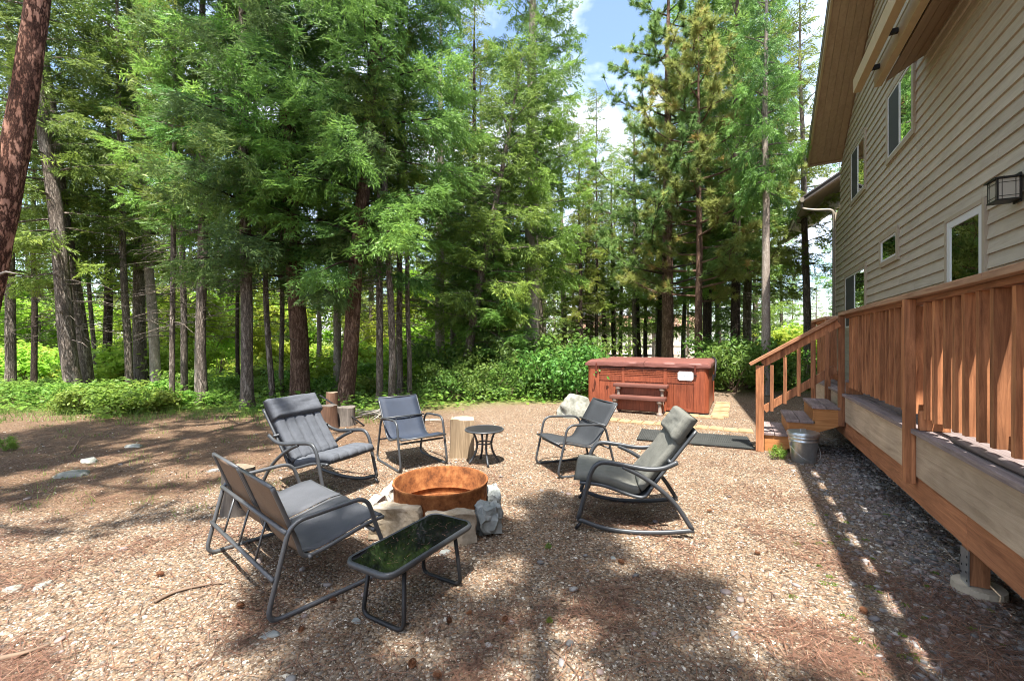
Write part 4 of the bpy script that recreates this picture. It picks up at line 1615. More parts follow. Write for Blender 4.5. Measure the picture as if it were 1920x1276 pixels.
def block(name, label, c, dims, rz, mat, seed, jag=0.10, group='stones round the fire pit', tilt=(0, 0)):
    """rough-split stone: a bevelled box pushed about by noise"""
    bm = bmesh.new()
    bmesh.ops.create_cube(bm, size=1)
    bmesh.ops.subdivide_edges(bm, edges=bm.edges[:], cuts=5, use_grid_fill=True)
    off = Vector((seed * 5.1, seed * 2.3, seed))
    for v in bm.verts:
        p = v.co.copy()
        e_ = max(abs(p.x), abs(p.y), abs(p.z))
        rnd = 1.0 - 0.16 * max(0, (p.length / 0.5 - 1.15))
        q = Vector((p.x * dims[0], p.y * dims[1], p.z * dims[2])) * rnd
        nn_ = Vector((mnoise.noise(p * 2.6 + off), mnoise.noise(p * 2.6 + off * 1.7), mnoise.noise(p * 2.6 + off * 2.9)))
        n2_ = Vector((mnoise.noise(p * 7 + off), mnoise.noise(p * 7 + off * 1.7), mnoise.noise(p * 7 + off * 2.9)))
        q += nn_ * jag * min(dims) * 2 + n2_ * jag * 0.5 * min(dims)
        v.co = q
    zmin = min(v.co.z for v in bm.verts)
    for v in bm.verts:
        v.co.z -= zmin + 0.015
    o = MB().bm(bm).build(name, M[mat])
    o.location = (c.x, c.y, 0)
    o.rotation_euler = (tilt[0], tilt[1], rz)
    return tag(o, label, 'stone', group)


def fp(R, d):
    return W(R, d)


block('stone_block', 'wide tan stone block with white broken top against the fire ring', fp(-0.815, 3.06), (0.37, 0.13, 0.235), YAW - 0.08, 'tan_rock', 1.3, 0.11)
block('stone_block', 'tan stone slab with thin pale edge in front of the fire ring', fp(-0.42, 2.985), (0.34, 0.11, 0.22), YAW + 0.30, 'tan_rock', 2.9, 0.10)
block('stone_block', 'blue-grey angular stone beside the tan slab at the fire ring', fp(-0.175, 3.16), (0.17, 0.20, 0.195), YAW + 0.5, 'grey_rock', 4.2, 0.14)
block('stone_block', 'flat grey stone leaning on the rear of the fire ring', fp(-0.15, 3.50), (0.10, 0.30, 0.20), YAW + 0.1, 'grey_rock', 5.4, 0.12)
block('stone_block', 'small white stone beside the wide tan block at the fire ring', fp(-1.035, 3.27), (0.10, 0.16, 0.22), YAW - 0.4, 'pale_rock', 6.6, 0.12)
block('stone_block', 'long pale stone behind the fire ring facing the grey rocker', fp(-0.985, 3.62), (0.11, 0.30, 0.20), YAW - 0.35, 'pale_rock', 7.7, 0.12)
block('stone_block', 'low pale stone lying flat between loveseat and fire ring', fp(-0.86, 2.86), (0.15, 0.10, 0.07), YAW + 0.9, 'pale_rock', 8.8, 0.12)


# ------------------------------------------------------------------ logs, stumps and boulders
def stump(name, label, c, r, h, mats, seed, cat='log', lean=(0, 0), split=False, group=None):
    n_, rows = 26, 9
    mb = MB()
    off = Vector((seed * 3.3, seed, seed * 2.1))
    vs, fs = [], []
    for i in range(rows + 1):
        f = i / rows
        for k in range(n_):
            a = 2 * math.pi * k / n_
            rad = r * (1 + 0.14 * (1 - f) ** 3) * (1 + 0.10 * mnoise.noise(Vector((math.cos(a) * 1.5, math.sin(a) * 1.5, f * 0.7)) + off) + 0.05 * mnoise.noise(Vector((math.cos(a) * 6, math.sin(a) * 6, f)) + off))
            x, y = rad * math.cos(a), rad * math.sin(a)
            if split:
                y = max(y, -r * 0.35)
                x = min(x, r * 0.72)
            vs.append((x, y, h * f + (0.02 * mnoise.noise(Vector((x * 9, y * 9, seed))) if i == rows else 0)))
    for i in range(rows):
        for k in range(n_):
            fs.append((i * n_ + k, i * n_ + (k + 1) % n_, (i + 1) * n_ + (k + 1) % n_, (i + 1) * n_ + k))
    mb.mi = 0
    mb.add(vs, fs)
    t = thing(name, label, cat, (c.x, c.y, 0), 0, group)
    t.rotation_euler = (lean[0], lean[1], seed)
    mb.build('bark', M[mats[0]], t, smooth=True, angle=35)
    top = MB().add(vs[-n_:] + [(0, 0, h + 0.006)], [(k, (k + 1) % n_, n_) for k in range(n_)])
    top.build('cut_top', M[mats[1]], t)
    return t


stump('upright_log', 'pale split log standing on end beside the round side table', G(870, 856), 0.165, 0.455, ('log_side', 'log_top'), 0.55, split=True)
stump('tree_stump', 'weathered grey stump behind the loveseat', G(448, 958), 0.115, 0.36, ('grey_log', 'log_top'), 2.2, 'stump')
stump('tree_stump', 'broad dark stump at the foot of the big red-barked fir', G(566, 792), 0.22, 0.36, ('grey_log', 'grey_log'), 3.2, 'stump', group='old stumps by the forest edge')
stump('tree_stump', 'red-brown stump with pale sawn top behind the grey rocker', G(612, 803), 0.165, 0.37, ('red_log', 'grey_log'), 4.1, 'stump', group='old stumps by the forest edge')
stump('tree_stump', 'tall narrow brown stump between the other stumps', G(622, 789), 0.095, 0.50, ('red_log', 'log_top'), 5.0, 'stump', group='old stumps by the forest edge')
stump('tree_stump', 'low dark stump under the leaning black pole', G(648, 796), 0.15, 0.30, ('grey_log', 'grey_log'), 6.0, 'stump', group='old stumps by the forest edge')
pa, pb = G(683, 799), D(600, 7.25, 0.48)
tag(MB().tube([pa + Vector((0, 0, 0.012)), (pa + pb) / 2 + Vector((0, 0, 0.02)), pb], 0.014, 8).build('iron_pole', M['black_iron'], smooth=True), 'black pole leaning across the old stumps', 'pole')

# brush pile: each stick
bp_c = G(735, 783)
rr = random.Random(31)
bpile = thing('brush_pile', 'heap of grey sticks behind the dark blue sling chair', 'brush pile', (bp_c.x, bp_c.y, 0))
for i in range(70):
    a = rr.uniform(0, math.pi * 2)
    L_ = rr.uniform(0.25, 0.65)
    x, y = rr.gauss(0, 0.35), rr.gauss(0, 0.16)
    zc = max(0.015, 0.24 * math.exp(-(x * x) / 0.20 - y * y / 0.07) * rr.random() + 0.015)
    p0 = Vector((x - math.cos(a) * L_ / 2, y - math.sin(a) * L_ / 2, max(0.012, zc + rr.uniform(-0.10, 0.06))))
    p1 = Vector((x + math.cos(a) * L_ / 2, y + math.sin(a) * L_ / 2, max(0.012, zc + rr.uniform(-0.06, 0.10))))
    MB().tube([p0, (p0 + p1) / 2 + Vector((rr.uniform(-.03, .03), rr.uniform(-.03, .03), rr.uniform(0, .03))), p1], [0.012, 0.010, 0.004], 5).build('stick', M['dead_wood'], bpile, smooth=True)


def boulder(label, c, dims, rz, mat, seed, z=0.0, group=None, jag=0.3):
    bm = rock_bm(seed, 4, jag, (1, 1, 1), 1.5)
    for v in bm.verts:
        # a few flat faces
        for nrm, dist in ((Vector((0.3, -0.9, 0.2)).normalized(), 0.72), (Vector((-0.7, 0.2, 0.6)).normalized(), 0.74), (Vector((0.2, 0.1, 1)).normalized(), 0.70), (Vector((0.9, 0.2, 0.3)).normalized(), 0.78)):
            q = v.co.dot(nrm)
            if q > dist:
                v.co -= nrm * (q - dist) * 0.85
        v.co = Vector((v.co.x * dims[0], v.co.y * dims[1], v.co.z * dims[2]))
    o = MB().bm(bm).build('boulder', M[mat], smooth=True, angle=28)
    o.location = (c.x, c.y, z)
    o.rotation_euler = (0, 0, rz)
    return tag(o, label, 'boulder', group)


boulder('big grey boulder with pale lichen beside the hot tub steps', G(1080, 780), (0.33, 0.26, 0.40), 0.3, 'moss_rock', 3, 0.10)
rr = random.Random(8)
for i, (px, py, s, lab) in enumerate(((135, 891, 0.17, 'flat white stone half buried in the shaded duff'), (168, 864, 0.13, 'narrow pale stone lying beyond the flat white stone'),
                                      (250, 837, 0.12, 'dark flat stone in the duff near the forest edge'), (80, 1097, 0.055, 'small grey stone in the streaky needle litter'),
                                      (25, 1104, 0.06, 'pale oval stone at the edge of the sunlit gravel'), (402, 882, 0.075, 'grey rounded stone beside the weathered stump'),
                                      (668, 1163, 0.03, 'small pale stone beside the coffee table foot'), (508, 1190, 0.045, 'reddish stone under the loveseat runner'),
                                      (1150, 1046, 0.03, 'rounded grey stone in the shadow near the taupe rocker'), (835, 1035, 0.05, 'purple-grey stone under the coffee table'))):
    c = G(px, py)
    boulder(lab, c, (s, s * 0.6, s * 0.35), rr.uniform(0, 3), 'moss_rock' if i < 5 else 'grey_rock', 20 + i, 0.0)


# ------------------------------------------------------------------ hot tub
TY, TX0, TX1, TD = 8.885, -2.86, -0.497, 2.15
TH = 0.86
tub = thing('hot_tub', 'red-brown wooden hot tub under a closed maroon cover', 'hot tub', ((TX0 + TX1) / 2, TY + TD / 2, 0))
TO = Vector(((TX0 + TX1) / 2, TY + TD / 2, 0))


def tpart(mb, name, mat, parent=None, **k):
    o = mb.build(name, M[mat], parent or tub, **k)
    if parent is None:
        o.location = -TO
    return o


def txc(px):
    b = (px - 960.0) / FPX
    return (b * C_ - S_) / (b * S_ + C_) * TY


tpart(MB().box(TX0 + 0.03, TX1 - 0.03, TY + 0.03, TY + TD - 0.03, 0.03, TH - 0.01), 'core', 'tub_trim')
tpart(MB().box(TX0 + 0.02, TX1 - 0.02, TY + 0.015, TY + TD - 0.02, 0.0, 0.029), 'base_pan', 'black_iron')
# rounded corner posts
cw = 0.26
for (cx_, cy_, a0) in ((TX0, TY, 180), (TX1, TY, 270), (TX1, TY + TD, 0), (TX0, TY + TD, 90)):
    sx = 1 if cx_ == TX0 else -1
    sy = 1 if cy_ == TY else -1
    r_ = 0.10
    arc = [(cx_ + sx * r_ + r_ * math.cos(math.radians(a0 + 90 * k / 8)), cy_ + sy * r_ + r_ * math.sin(math.radians(a0 + 90 * k / 8))) for k in range(9)]
    ends = [(cx_ + sx * cw, cy_), (cx_, cy_ + sy * cw)]
    first, last = (ends[1], ends[0]) if a0 in (180, 0) else (ends[0], ends[1])
    poly = [first] + arc + [last, (cx_ + sx * cw, cy_ + sy * cw)]
    tpart(MB().prism(poly, 0.03, TH), 'corner_post', 'tub_wood', smooth=True, angle=30)
# front: stiles, louvres and planks
xa, xb = TX0 + cw + 0.003, TX1 - cw - 0.003
s1, s2 = txc(1168), txc(1247)
for a, b_ in ((s1 - 0.03, s1 + 0.03), (s2 - 0.03, s2 + 0.03)):
    tpart(MB().box(a, b_, TY + 0.004, TY + 0.03, 0.09, TH - 0.01, 0.003), 'stile', 'tub_wood')
tpart(MB().box(xa, xb, TY + 0.001, TY + 0.03, 0.032, 0.088, 0.003), 'bottom_board', 'tub_wood')
for a, b_ in ((xa, s1 - 0.032), (s1 + 0.032, s2 - 0.032), (s2 + 0.032, xb)):
    for k in range(4):
        z0_ = 0.682 + k * 0.037
        mb = MB()
        vs = [(x, y_, z_) for x in (a, b_) for (y_, z_) in ((TY + 0.004, z0_), (TY + 0.028, z0_ + 0.012), (TY + 0.028, z0_ + 0.030), (TY + 0.004, z0_ + 0.020))]
        mb.add(vs, [(0, 1, 2, 3), (7, 6, 5, 4), (0, 4, 5, 1), (1, 5, 6, 2), (2, 6, 7, 3), (3, 7, 4, 0)])
        tpart(mb, 'louvre', 'tub_wood')
    tpart(MB().box(a, b_, TY + 0.004, TY + 0.03, 0.570, 0.672, 0.003), 'apron_board', 'tub_wood')
    npl = max(3, int((b_ - a) / 0.105))
    for k in range(npl):
        w_ = (b_ - a) / npl
        tpart(MB().box(a + k * w_ + 0.001, a + (k + 1) * w_ - 0.003, TY + 0.012, TY + 0.03, 0.09, 0.567, 0.002), 'plank', 'tub_wood')
# right side planks
npl = 14
for k in range(npl):
    w_ = (TD - 2 * cw - 0.01) / npl
    y0_ = TY + cw + 0.005 + k * w_
    tpart(MB().box(TX1 - 0.03, TX1 - 0.012, y0_, y0_ + w_ - 0.003, 0.04, TH - 0.02, 0.002), 'plank', 'tub_wood')
    tpart(MB().box(TX0 + 0.012, TX0 + 0.03, y0_, y0_ + w_ - 0.003, 0.04, TH - 0.02, 0.002), 'plank', 'tub_wood')
tpart(MB().box(TX0 - 0.012, TX1 + 0.012, TY - 0.012, TY + TD + 0.012, TH + 0.001, TH + 0.028, 0.008), 'lip', 'tub_trim')


def cover_half(x0_, x1_, seed):
    nx_, ny_ = 18, 18
    vs, fs = [], []

    def zt(x, y):
        f = (x - TX0) / (TX1 - TX0)
        mid_ = 1 - abs(f - 0.5) * 2
        return TH + 0.135 + 0.028 * mid_ * 0.6 - 0.015 * math.sin(f * math.pi) + 0.012 * mnoise.noise(Vector((x * 2.5, y * 2.5, 3))) + 0.005 * mnoise.noise(Vector((x * 7, y * 7, 8)))
    for i in range(nx_ + 1):
        for j in range(ny_ + 1):
            x = x0_ + (x1_ - x0_) * i / nx_
            y = TY - 0.02 + (TD + 0.04) * j / ny_
            e_ = min(j, ny_ - j, 2) / 2 if True else 1
            zz_ = zt(x, y) - (0.035 if j in (0, ny_) else 0) - (0.012 if j in (1, ny_ - 1) else 0)
            if (i == 0 and x0_ < TX0) or (i == nx_ and x1_ > TX1):
                zz_ -= 0.035
            vs.append((x, y, zz_))
    w = ny_ + 1
    for i in range(nx_):
        for j in range(ny_):
            a = i * w + j
            fs.append((a, a + w, a + w + 1, a + 1))
    # skirt
    ring = [i * w for i in range(nx_ + 1)] + [nx_ * w + j for j in range(1, ny_ + 1)] + [i * w + ny_ for i in range(nx_ - 1, -1, -1)] + [j for j in range(ny_ - 1, 0, -1)]
    cxm, cym = (TX0 + TX1) / 2, TY + TD / 2
    o = len(vs)
    rows = 3
    for r_ in range(1, rows + 1):
        for q in ring:
            x, y, zz_ = vs[q]
            f = r_ / rows
            wv = 0.012 * mnoise.noise(Vector((x * 6 + r_, y * 6, seed))) + 0.006
            ox = (1 if x > cxm else -1) * wv if x in (x0_, x1_) and not (TX0 < x < TX1) else 0
            oy = (1 if y > cym else -1) * wv if y < TY or y > TY + TD else 0
            sag_ = 0.016 * mnoise.noise(Vector((x * 3.2, y * 3.2, seed + 4)))
            vs.append((x + ox, y + oy, zz_ + (TH + 0.015 + sag_ - zz_) * f))
    L_ = len(ring)
    for r_ in range(rows):
        for k in range(L_):
            a0 = ring[k] if r_ == 0 else o + (r_ - 1) * L_ + k
            a1 = ring[(k + 1) % L_] if r_ == 0 else o + (r_ - 1) * L_ + (k + 1) % L_
            b0, b1 = o + r_ * L_ + k, o + r_ * L_ + (k + 1) % L_
            fs.append((a0, b0, b1, a1))
    return MB().add(vs, fs)


xm = (TX0 + TX1) / 2
tpart(cover_half(TX0 - 0.025, xm - 0.004, 1.0), 'cover', 'tub_cover', smooth=True, angle=60)
tpart(cover_half(xm + 0.004, TX1 + 0.025, 5.0), 'cover', 'tub_cover', smooth=True, angle=60)
for px in (1119, 1304):
    x = txc(px)
    s_ = tpart(MB().box(x - 0.014, x + 0.014, TY - 0.042, TY - 0.036, 0.745, TH + 0.07), 'strap', 'tub_trim')
    MB().box(x - 0.02, x + 0.02, TY - 0.036, TY + 0.003, 0.715, 0.755, 0.004).build('buckle', M['black_iron'], s_)
tpart(MB().tube(rounded([(TX1 + 0.05, TY + 1.2, 0.62), (TX1 + 0.06, TY + 1.5, 0.98), (TX1 - 0.02, TY + 1.75, 1.03)], 0.1), 0.02, 8), 'cover_lifter', 'black_iron', smooth=True)
tpart(MB().box(TX1 + 0.001, TX1 + 0.035, TY + 1.12, TY + 1.26, 0.55, 0.68), 'lifter_mount', 'black_iron')
# small sign with three lines of writing too small to read
sxa, sxb = txc(1271), txc(1300)
sg = thing('tub_sign', 'white scalloped notice sign fixed to the hot tub front', 'sign', ((sxa + sxb) / 2, TY + 0.0, 0.72))
hw_, hh_ = (sxb - sxa) / 2, 0.085
c_ = 0.022
out = []
for (cx_, cz_, a0) in ((hw_, hh_, 270), (-hw_, hh_, 0), (-hw_, -hh_, 90), (hw_, -hh_, 180)):
    arc = [(cx_ + c_ * math.cos(math.radians(a0 - 90 * k / 5)), cz_ + c_ * math.sin(math.radians(a0 - 90 * k / 5))) for k in range(6)]
    out += arc
vs = [(p[0], -0.012, p[1]) for p in out] + [(p[0], -0.004, p[1]) for p in out]
k = len(out)
MB().add(vs, [tuple(range(k)), tuple(range(2 * k - 1, k - 1, -1))] + [(i, k + i, k + (i + 1) % k, (i + 1) % k) for i in range(k)]).build('plate', M['sign_white'], sg)
rr = random.Random(3)
mb = MB()
for zz_, half in ((0.042, 0.10), (0.0, 0.115), (-0.042, 0.085)):
    x = -half
    while x < half:
        w_ = rr.uniform(0.006, 0.014)
        hh2 = rr.uniform(0.010, 0.016)
        mb.box(x, x + w_, -0.0135, -0.0121, zz_ - 0.007, zz_ - 0.007 + hh2)
        x += w_ + rr.uniform(0.003, 0.008)
tag(mb.build('lettering', M['sign_ink'], sg), kind='stuff')

# two-tread step unit in front of the tub
sxa, sxb = -2.235, -1.20
SY = TY - 0.30
stp = thing('tub_steps', 'brown two-tread plastic-wood step unit against the hot tub', 'steps', ((sxa + sxb) / 2, SY, 0))
so_ = Vector(((sxa + sxb) / 2, SY, 0))


def pp(mb, name, mat, **k):
    o = mb.build(name, M[mat], stp, **k)
    o.location = -so_
    return o


pp(MB().box(sxa, sxb, SY - 0.26, SY - 0.0, 0.265, 0.335, 0.018), 'tread', 'tub_step_wood')
pp(MB().box(sxa, sxb, SY + 0.012, SY + 0.27, 0.475, 0.545, 0.018), 'tread', 'tub_step_wood')
for x in (sxa + 0.10, sxb - 0.10):
    for (y_, h_) in ((SY - 0.20, 0.264), (SY + 0.07, 0.474)):
        prof = [(0.060, 0.0), (0.060, 0.03), (0.034, 0.06), (0.030, h_ - 0.06), (0.058, h_ - 0.03), (0.058, h_)]
        pp(MB().lathe(prof, 14, (x, y_, 0)), 'leg', 'grey_plastic', smooth=True, angle=40)
pp(MB().box(sxa + 0.04, sxb - 0.04, SY + 0.13, SY + 0.145, 0.04, 0.474), 'back_panel', 'tub_wood')
pp(MB().box(sxa + 0.06, sxb - 0.06, SY - 0.08, SY - 0.065, 0.05, 0.264), 'back_panel', 'tub_wood')

# ------------------------------------------------------------------ paving strip, mat, bucket
pave = tag(bpy.data.objects.new('paving', None), kind='structure')
col.objects.link(pave)
pv_me = []
for k in range(4):
    rr = random.Random(k)
    bm = bmesh.new()
    bmesh.ops.create_cube(bm, size=1)
    for v in bm.verts:
        v.co = Vector((v.co.x * 0.196 + rr.uniform(-.004, .004), v.co.y * 0.29 + rr.uniform(-.005, .005), v.co.z * 0.06 + rr.uniform(-.003, .003)))
    bmesh.ops.bevel(bm, geom=bm.edges[:], offset=0.012, segments=2, affect='EDGES')
    o = MB().bm(bm).build('paver', M['paver_stone'])
    pv_me.append(o.data)
    bpy.data.objects.remove(o)
rr = random.Random(5)
ps = []
x = -2.15
while x < 0.1:
    ps.append((x, 7.50 + 0.05 * (x + 2.1) * 0.6, 0))
    x += 0.204
x = -1.15
while x < -0.2:
    ps.append((x, 8.62, 0))
    x += 0.204
y = 8.86
while y < 10.9:
    ps.append((-0.31, y, math.pi / 2))
    y += 0.204
for x, y, a in ps:
    o = bpy.data.objects.new('paver', pv_me[rr.randrange(4)])
    col.objects.link(o)
    o.parent = pave
    o.location = (x, y, -0.008 + rr.uniform(-.004, .004))
    o.rotation_euler = (rr.uniform(-.012, .012), rr.uniform(-.012, .012), a + rr.uniform(-.03, .03))

mc = (G(1183, 832) + G(1406, 843.7) + G(1202, 809) + G(1407, 813)) / 4
mat_t = thing('door_mat', 'long black ribbed rubber mat on gravel before the stairs', 'mat', (mc.x, mc.y, 0), 0.10)
MB().box(-0.72, 0.72, -0.37, 0.37, 0.018, 0.026).build('mat_sheet', M['rubber'], mat_t)
mb = MB()
for i in range(60):
    x = -0.715 + i * 0.0243
    mb.box(x, x + 0.011, -0.365, 0.365, 0.0262, 0.034)
mb.build('rib', M['rubber'], mat_t)

bc = G(1506, 864)
bk = thing('metal_bucket', 'galvanised metal bucket with lid and wire handle under the stairs', 'bucket', (bc.x, bc.y, 0), YAW)
prof = [(0.0, 0.006), (0.112, 0.006), (0.116, 0.0), (0.120, 0.012), (0.145, 0.235), (0.1495, 0.24), (0.1495, 0.25), (0.146, 0.255), (0.1475, 0.275), (0.152, 0.28), (0.152, 0.29), (0.149, 0.295), (0.152, 0.315)]
MB().lathe(prof, 48).build('pail', M['galvanised'], bk, smooth=True, angle=40)
MB().lathe([(0.163, 0.302), (0.165, 0.335), (0.158, 0.345), (0.06, 0.352), (0.0, 0.353)], 48).build('lid', M['galvanised'], bk, smooth=True, angle=40)
MB().tube(rounded([(-0.03, 0, 0.35), (-0.03, 0, 0.375), (0.03, 0, 0.375), (0.03, 0, 0.35)], 0.012), 0.004, 6).build('knob', M['galvanised'], bk, smooth=True)
hd = [(0.155 * math.cos(a) * 1.02, -0.15 * math.sin(a) - 0.03 * math.sin(a), 0.20 - 0.16 * math.sin(a)) for a in np.linspace(0, math.pi, 16)]
MB().tube(hd, 0.0035, 6).build('handle', M['galvanised'], bk, smooth=True)
for s_ in (-1, 1):
    MB().box(s_ * 0.146 - 0.008, s_ * 0.146 + 0.008, -0.012, 0.012, 0.18, 0.225).build('ear', M['galvanised'], bk)

# red pail standing on the deck
rp = thing('red_pail', 'red plastic pail standing on the deck behind the balusters', 'pail', (FX + 0.30, 2.58, DZ))
MB().lathe([(0.0, 0.002), (0.10, 0.002), (0.105, 0.0), (0.13, 0.22), (0.137, 0.225), (0.137, 0.24), (0.124, 0.24), (0.10, 0.02), (0, 0.02)], 32).build('shell', M['red_plastic'], rp, smooth=True, angle=40)
MB().tube([(0.134 * math.cos(a), 0.02 + 0.1 * math.sin(a), 0.21 + 0.02 * math.sin(a)) for a in np.linspace(0, math.pi, 14)], 0.004, 6).build('handle', M['galvanised'], rp, smooth=True)

# pine cones, fallen twigs
cone_bm = bmesh.new()
mb = MB()
for i in range(11):
    f = i / 10
    rr_ = 0.021 * math.sin(math.pi * (0.16 + 0.78 * f)) + 0.003
    for k in range(7):
        a = 2 * math.pi * (k + 0.5 * (i % 2)) / 7
        c = Vector((-0.035 + 0.07 * f, rr_ * math.cos(a), rr_ * math.sin(a)))
        u = Vector((0.5, math.cos(a), math.sin(a))).normalized()
        tg = Vector((0, -math.sin(a), math.cos(a)))
        mb.add([c - tg * 0.007, c + tg * 0.007, c + u * 0.012 + tg * 0.004, c + u * 0.012 - tg * 0.004, c + u * 0.004 + Vector((-0.004, 0, 0))], [(0, 1, 2, 3), (0, 3, 4), (1, 4, 2), (2, 4, 3)])
mb.lathe([(0.001, -0.04), (0.014, -0.02), (0.016, 0.01), (0.002, 0.038)], 8)
t_ = len(mb.v) - 32
for q in range(t_, len(mb.v)):
    x, y, z_ = mb.v[q]
    mb.v[q] = (z_, x, y)
cone_me = None
rr = random.Random(17)
for i, (px, py, lab) in enumerate(((842, 1168, 'brown pine cone lying nearest the coffee table legs'), (880, 1154, 'orange pine cone turned upright near the coffee table'), (947, 1166, 'brown pine cone at the edge of the dark tree shadow'),
                                   (773, 1250, 'reddish pine cone half hidden in gravel'), (820, 1272, None), (625, 1130, None), (1165, 1012 + 45, 'small red-brown cone near the taupe rocker'),
                                   (450, 1140, None), (300, 1080, None), (1420, 1040, None), (1620, 1150, None), (565, 1185, None), (1330, 960, None))):
    c = G(px, py)
    if cone_me is None:
        o = mb.build('pine_cone', M['cone_brown'])
        cone_me = o.data
    else:
        o = bpy.data.objects.new('pine_cone', cone_me)
        col.objects.link(o)
    o.location = (c.x, c.y, 0.018)
    o.rotation_euler = (rr.uniform(0, 6), rr.uniform(-.2, .2), rr.uniform(0, 6))
    s_ = rr.uniform(0.36, 0.52)
    o.scale = (s_, s_, s_)
    tag(o, lab or 'small brown pine cone lying on the gravel', 'pine cone', 'pine cones on the ground')
for i, (pts, r_, lab) in enumerate((([(290, 1131), (330, 1112), (380, 1100), (430, 1093)], 0.009, 'long grey-brown fallen branch running under the loveseat'),
                                    ([(0, 1240), (50, 1228), (95, 1212)], 0.012, 'dark broken branch on the bright gravel'),
                                    ([(1740, 1170), (1766, 1205), (1772, 1250)], 0.004, 'thin twig on the river pebbles'),
                                    ([(1030, 1215), (1060, 1240), (1085, 1270)], 0.006, 'brown twig lying across the dark tree shadow'),
                                    ([(135, 850), (150, 832), (160, 824)], 0.010, 'pale twig sticking up from the duff'))):
    P_ = [G(a, b_) + Vector((0, 0, r_ * 1.2 + (0.05 if i == 4 and k else 0))) for k, (a, b_) in enumerate(pts)]
    tag(MB().tube(smooth_path(P_, 5), list(np.linspace(r_, r_ * 0.4, (len(P_) - 1) * 5 + 1)), 6).build('fallen_branch', M['twig_brown'], smooth=True), lab, 'branch')


# ------------------------------------------------------------------ foliage builders
def nrm(a):
    return a / np.maximum(np.linalg.norm(a, axis=-1, keepdims=True), 1e-9)


def blades(base, dirs, length, width, rng):
    """thin triangles: one per needle cluster"""
    side = nrm(np.cross(dirs, rng.normal(size=dirs.shape)))
    w = side * width[:, None] * 0.5
    return np.stack([base - w, base + w, base + dirs * length[:, None]], 1)


def frond(rng, ntw=9, nb=6, blen=0.11, bw=0.022, droop=0.10):
    """flat fir spray of unit length along +x: side twigs feathered with needles; returns triangles and a 0..1 'outerness'"""
    base, dirs, ln, wd, out = [], [], [], [], []
    lines = []
    for i in range(ntw):
        f = 0.06 + 0.86 * i / (ntw - 1)
        for s in (-1, 1):
            L = (0.46 * (1 - f) ** 0.8 + 0.13) * rng.uniform(0.75, 1.15)
            a = math.radians(rng.uniform(42, 62)) * s
            p0 = np.array([f, 0, -droop * f * f])
            d = np.array([math.cos(a), math.sin(a), rng.uniform(-0.25, 0.05)])
            lines.append((p0, d / np.linalg.norm(d), L, f))
    lines.append((np.array([0.0, 0, 0]), np.array([0.96, 0, -0.1]), 1.0, 0.5))
    for p0, d, L, f in lines:
        n = nb if L < 0.9 else nb * 2
        for k in range(n):
            t = (k + rng.uniform(0.1, 0.9)) / n
            p = p0 + d * L * t + np.array([0, 0, -0.10 * L * t * t])
            perp = np.array([-d[1], d[0], 0]) * (1 if k % 2 else -1)
            sp = rng.uniform(0.35, 0.95)
            dd = d * 0.8 + perp * sp + np.array([0, 0, rng.uniform(-0.35, 0.35)])
            base.append(p)
            dirs.append(dd / np.linalg.norm(dd))
            ln.append(blen * rng.uniform(0.75, 1.25) * (1.25 if t > 0.8 else 1))
            wd.append(bw * rng.uniform(0.8, 1.2))
            out.append(t if L < 0.9 else 0.3)
        # the twig's own tip
        base.append(p0 + d * L * 0.6)
        dirs.append(d)
        ln.append(L * 0.5)
        wd.append(bw * 1.2)
        out.append(1.0)
    tr = blades(np.array(base), np.array(dirs), np.array(ln), np.array(wd), rng)
    return tr, np.array(out)


rngf = np.random.default_rng(5)
FRONDS = {'hi': [frond(rngf, 4, 4, 0.21, 0.055) for _ in range(6)],
          'mid': [frond(rngf, 4, 3, 0.25, 0.080) for _ in range(6)],
          'lo': [frond(rngf, 5, 2, 0.24, 0.075) for _ in range(4)]}


def place(protos, pos, xdir, up, scale, tint, rng):
    """stamp frond prototypes; returns triangles and tints"""
    x = nrm(xdir)
    y = nrm(np.cross(up, x))
    z = np.cross(x, y)
    Rm = np.stack([x, y, z], -1)           # columns
    which = rng.integers(0, len(protos), len(pos))
    T, C = [], []
    for k, (tr, out) in enumerate(protos):
        s = which == k
        if not s.any():
            continue
        v = np.einsum('nij,kvj->nkvi', Rm[s], tr) * scale[s][:, None, None, None] + pos[s][:, None, None, :]
        T.append(v.reshape(-1, 3, 3))
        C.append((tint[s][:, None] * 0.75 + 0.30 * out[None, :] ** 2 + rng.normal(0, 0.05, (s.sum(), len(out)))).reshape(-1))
    return np.concatenate(T), np.clip(np.concatenate(C), 0, 1)


def limb_tris(P, r0, r1, n=4):
    """tapered stick along the polyline P"""
    N = len(P)
    T = []
    t = nrm(np.gradient(P, axis=0))
    a = nrm(np.cross(t, np.array([0.3, 0.2, 0.93])))
    b = np.cross(t, a)
    rs = np.linspace(r0, r1, N)
    ring = np.stack([P + (a * math.cos(2 * math.pi * k / n) + b * math.sin(2 * math.pi * k / n)) * rs[:, None] for k in range(n)], 1)
    for i in range(N - 1):
        for k in range(n):
            k2 = (k + 1) % n
            T.append([ring[i, k], ring[i, k2], ring[i + 1, k2]])
            T.append([ring[i, k], ring[i + 1, k2], ring[i + 1, k]])
    return np.array(T)


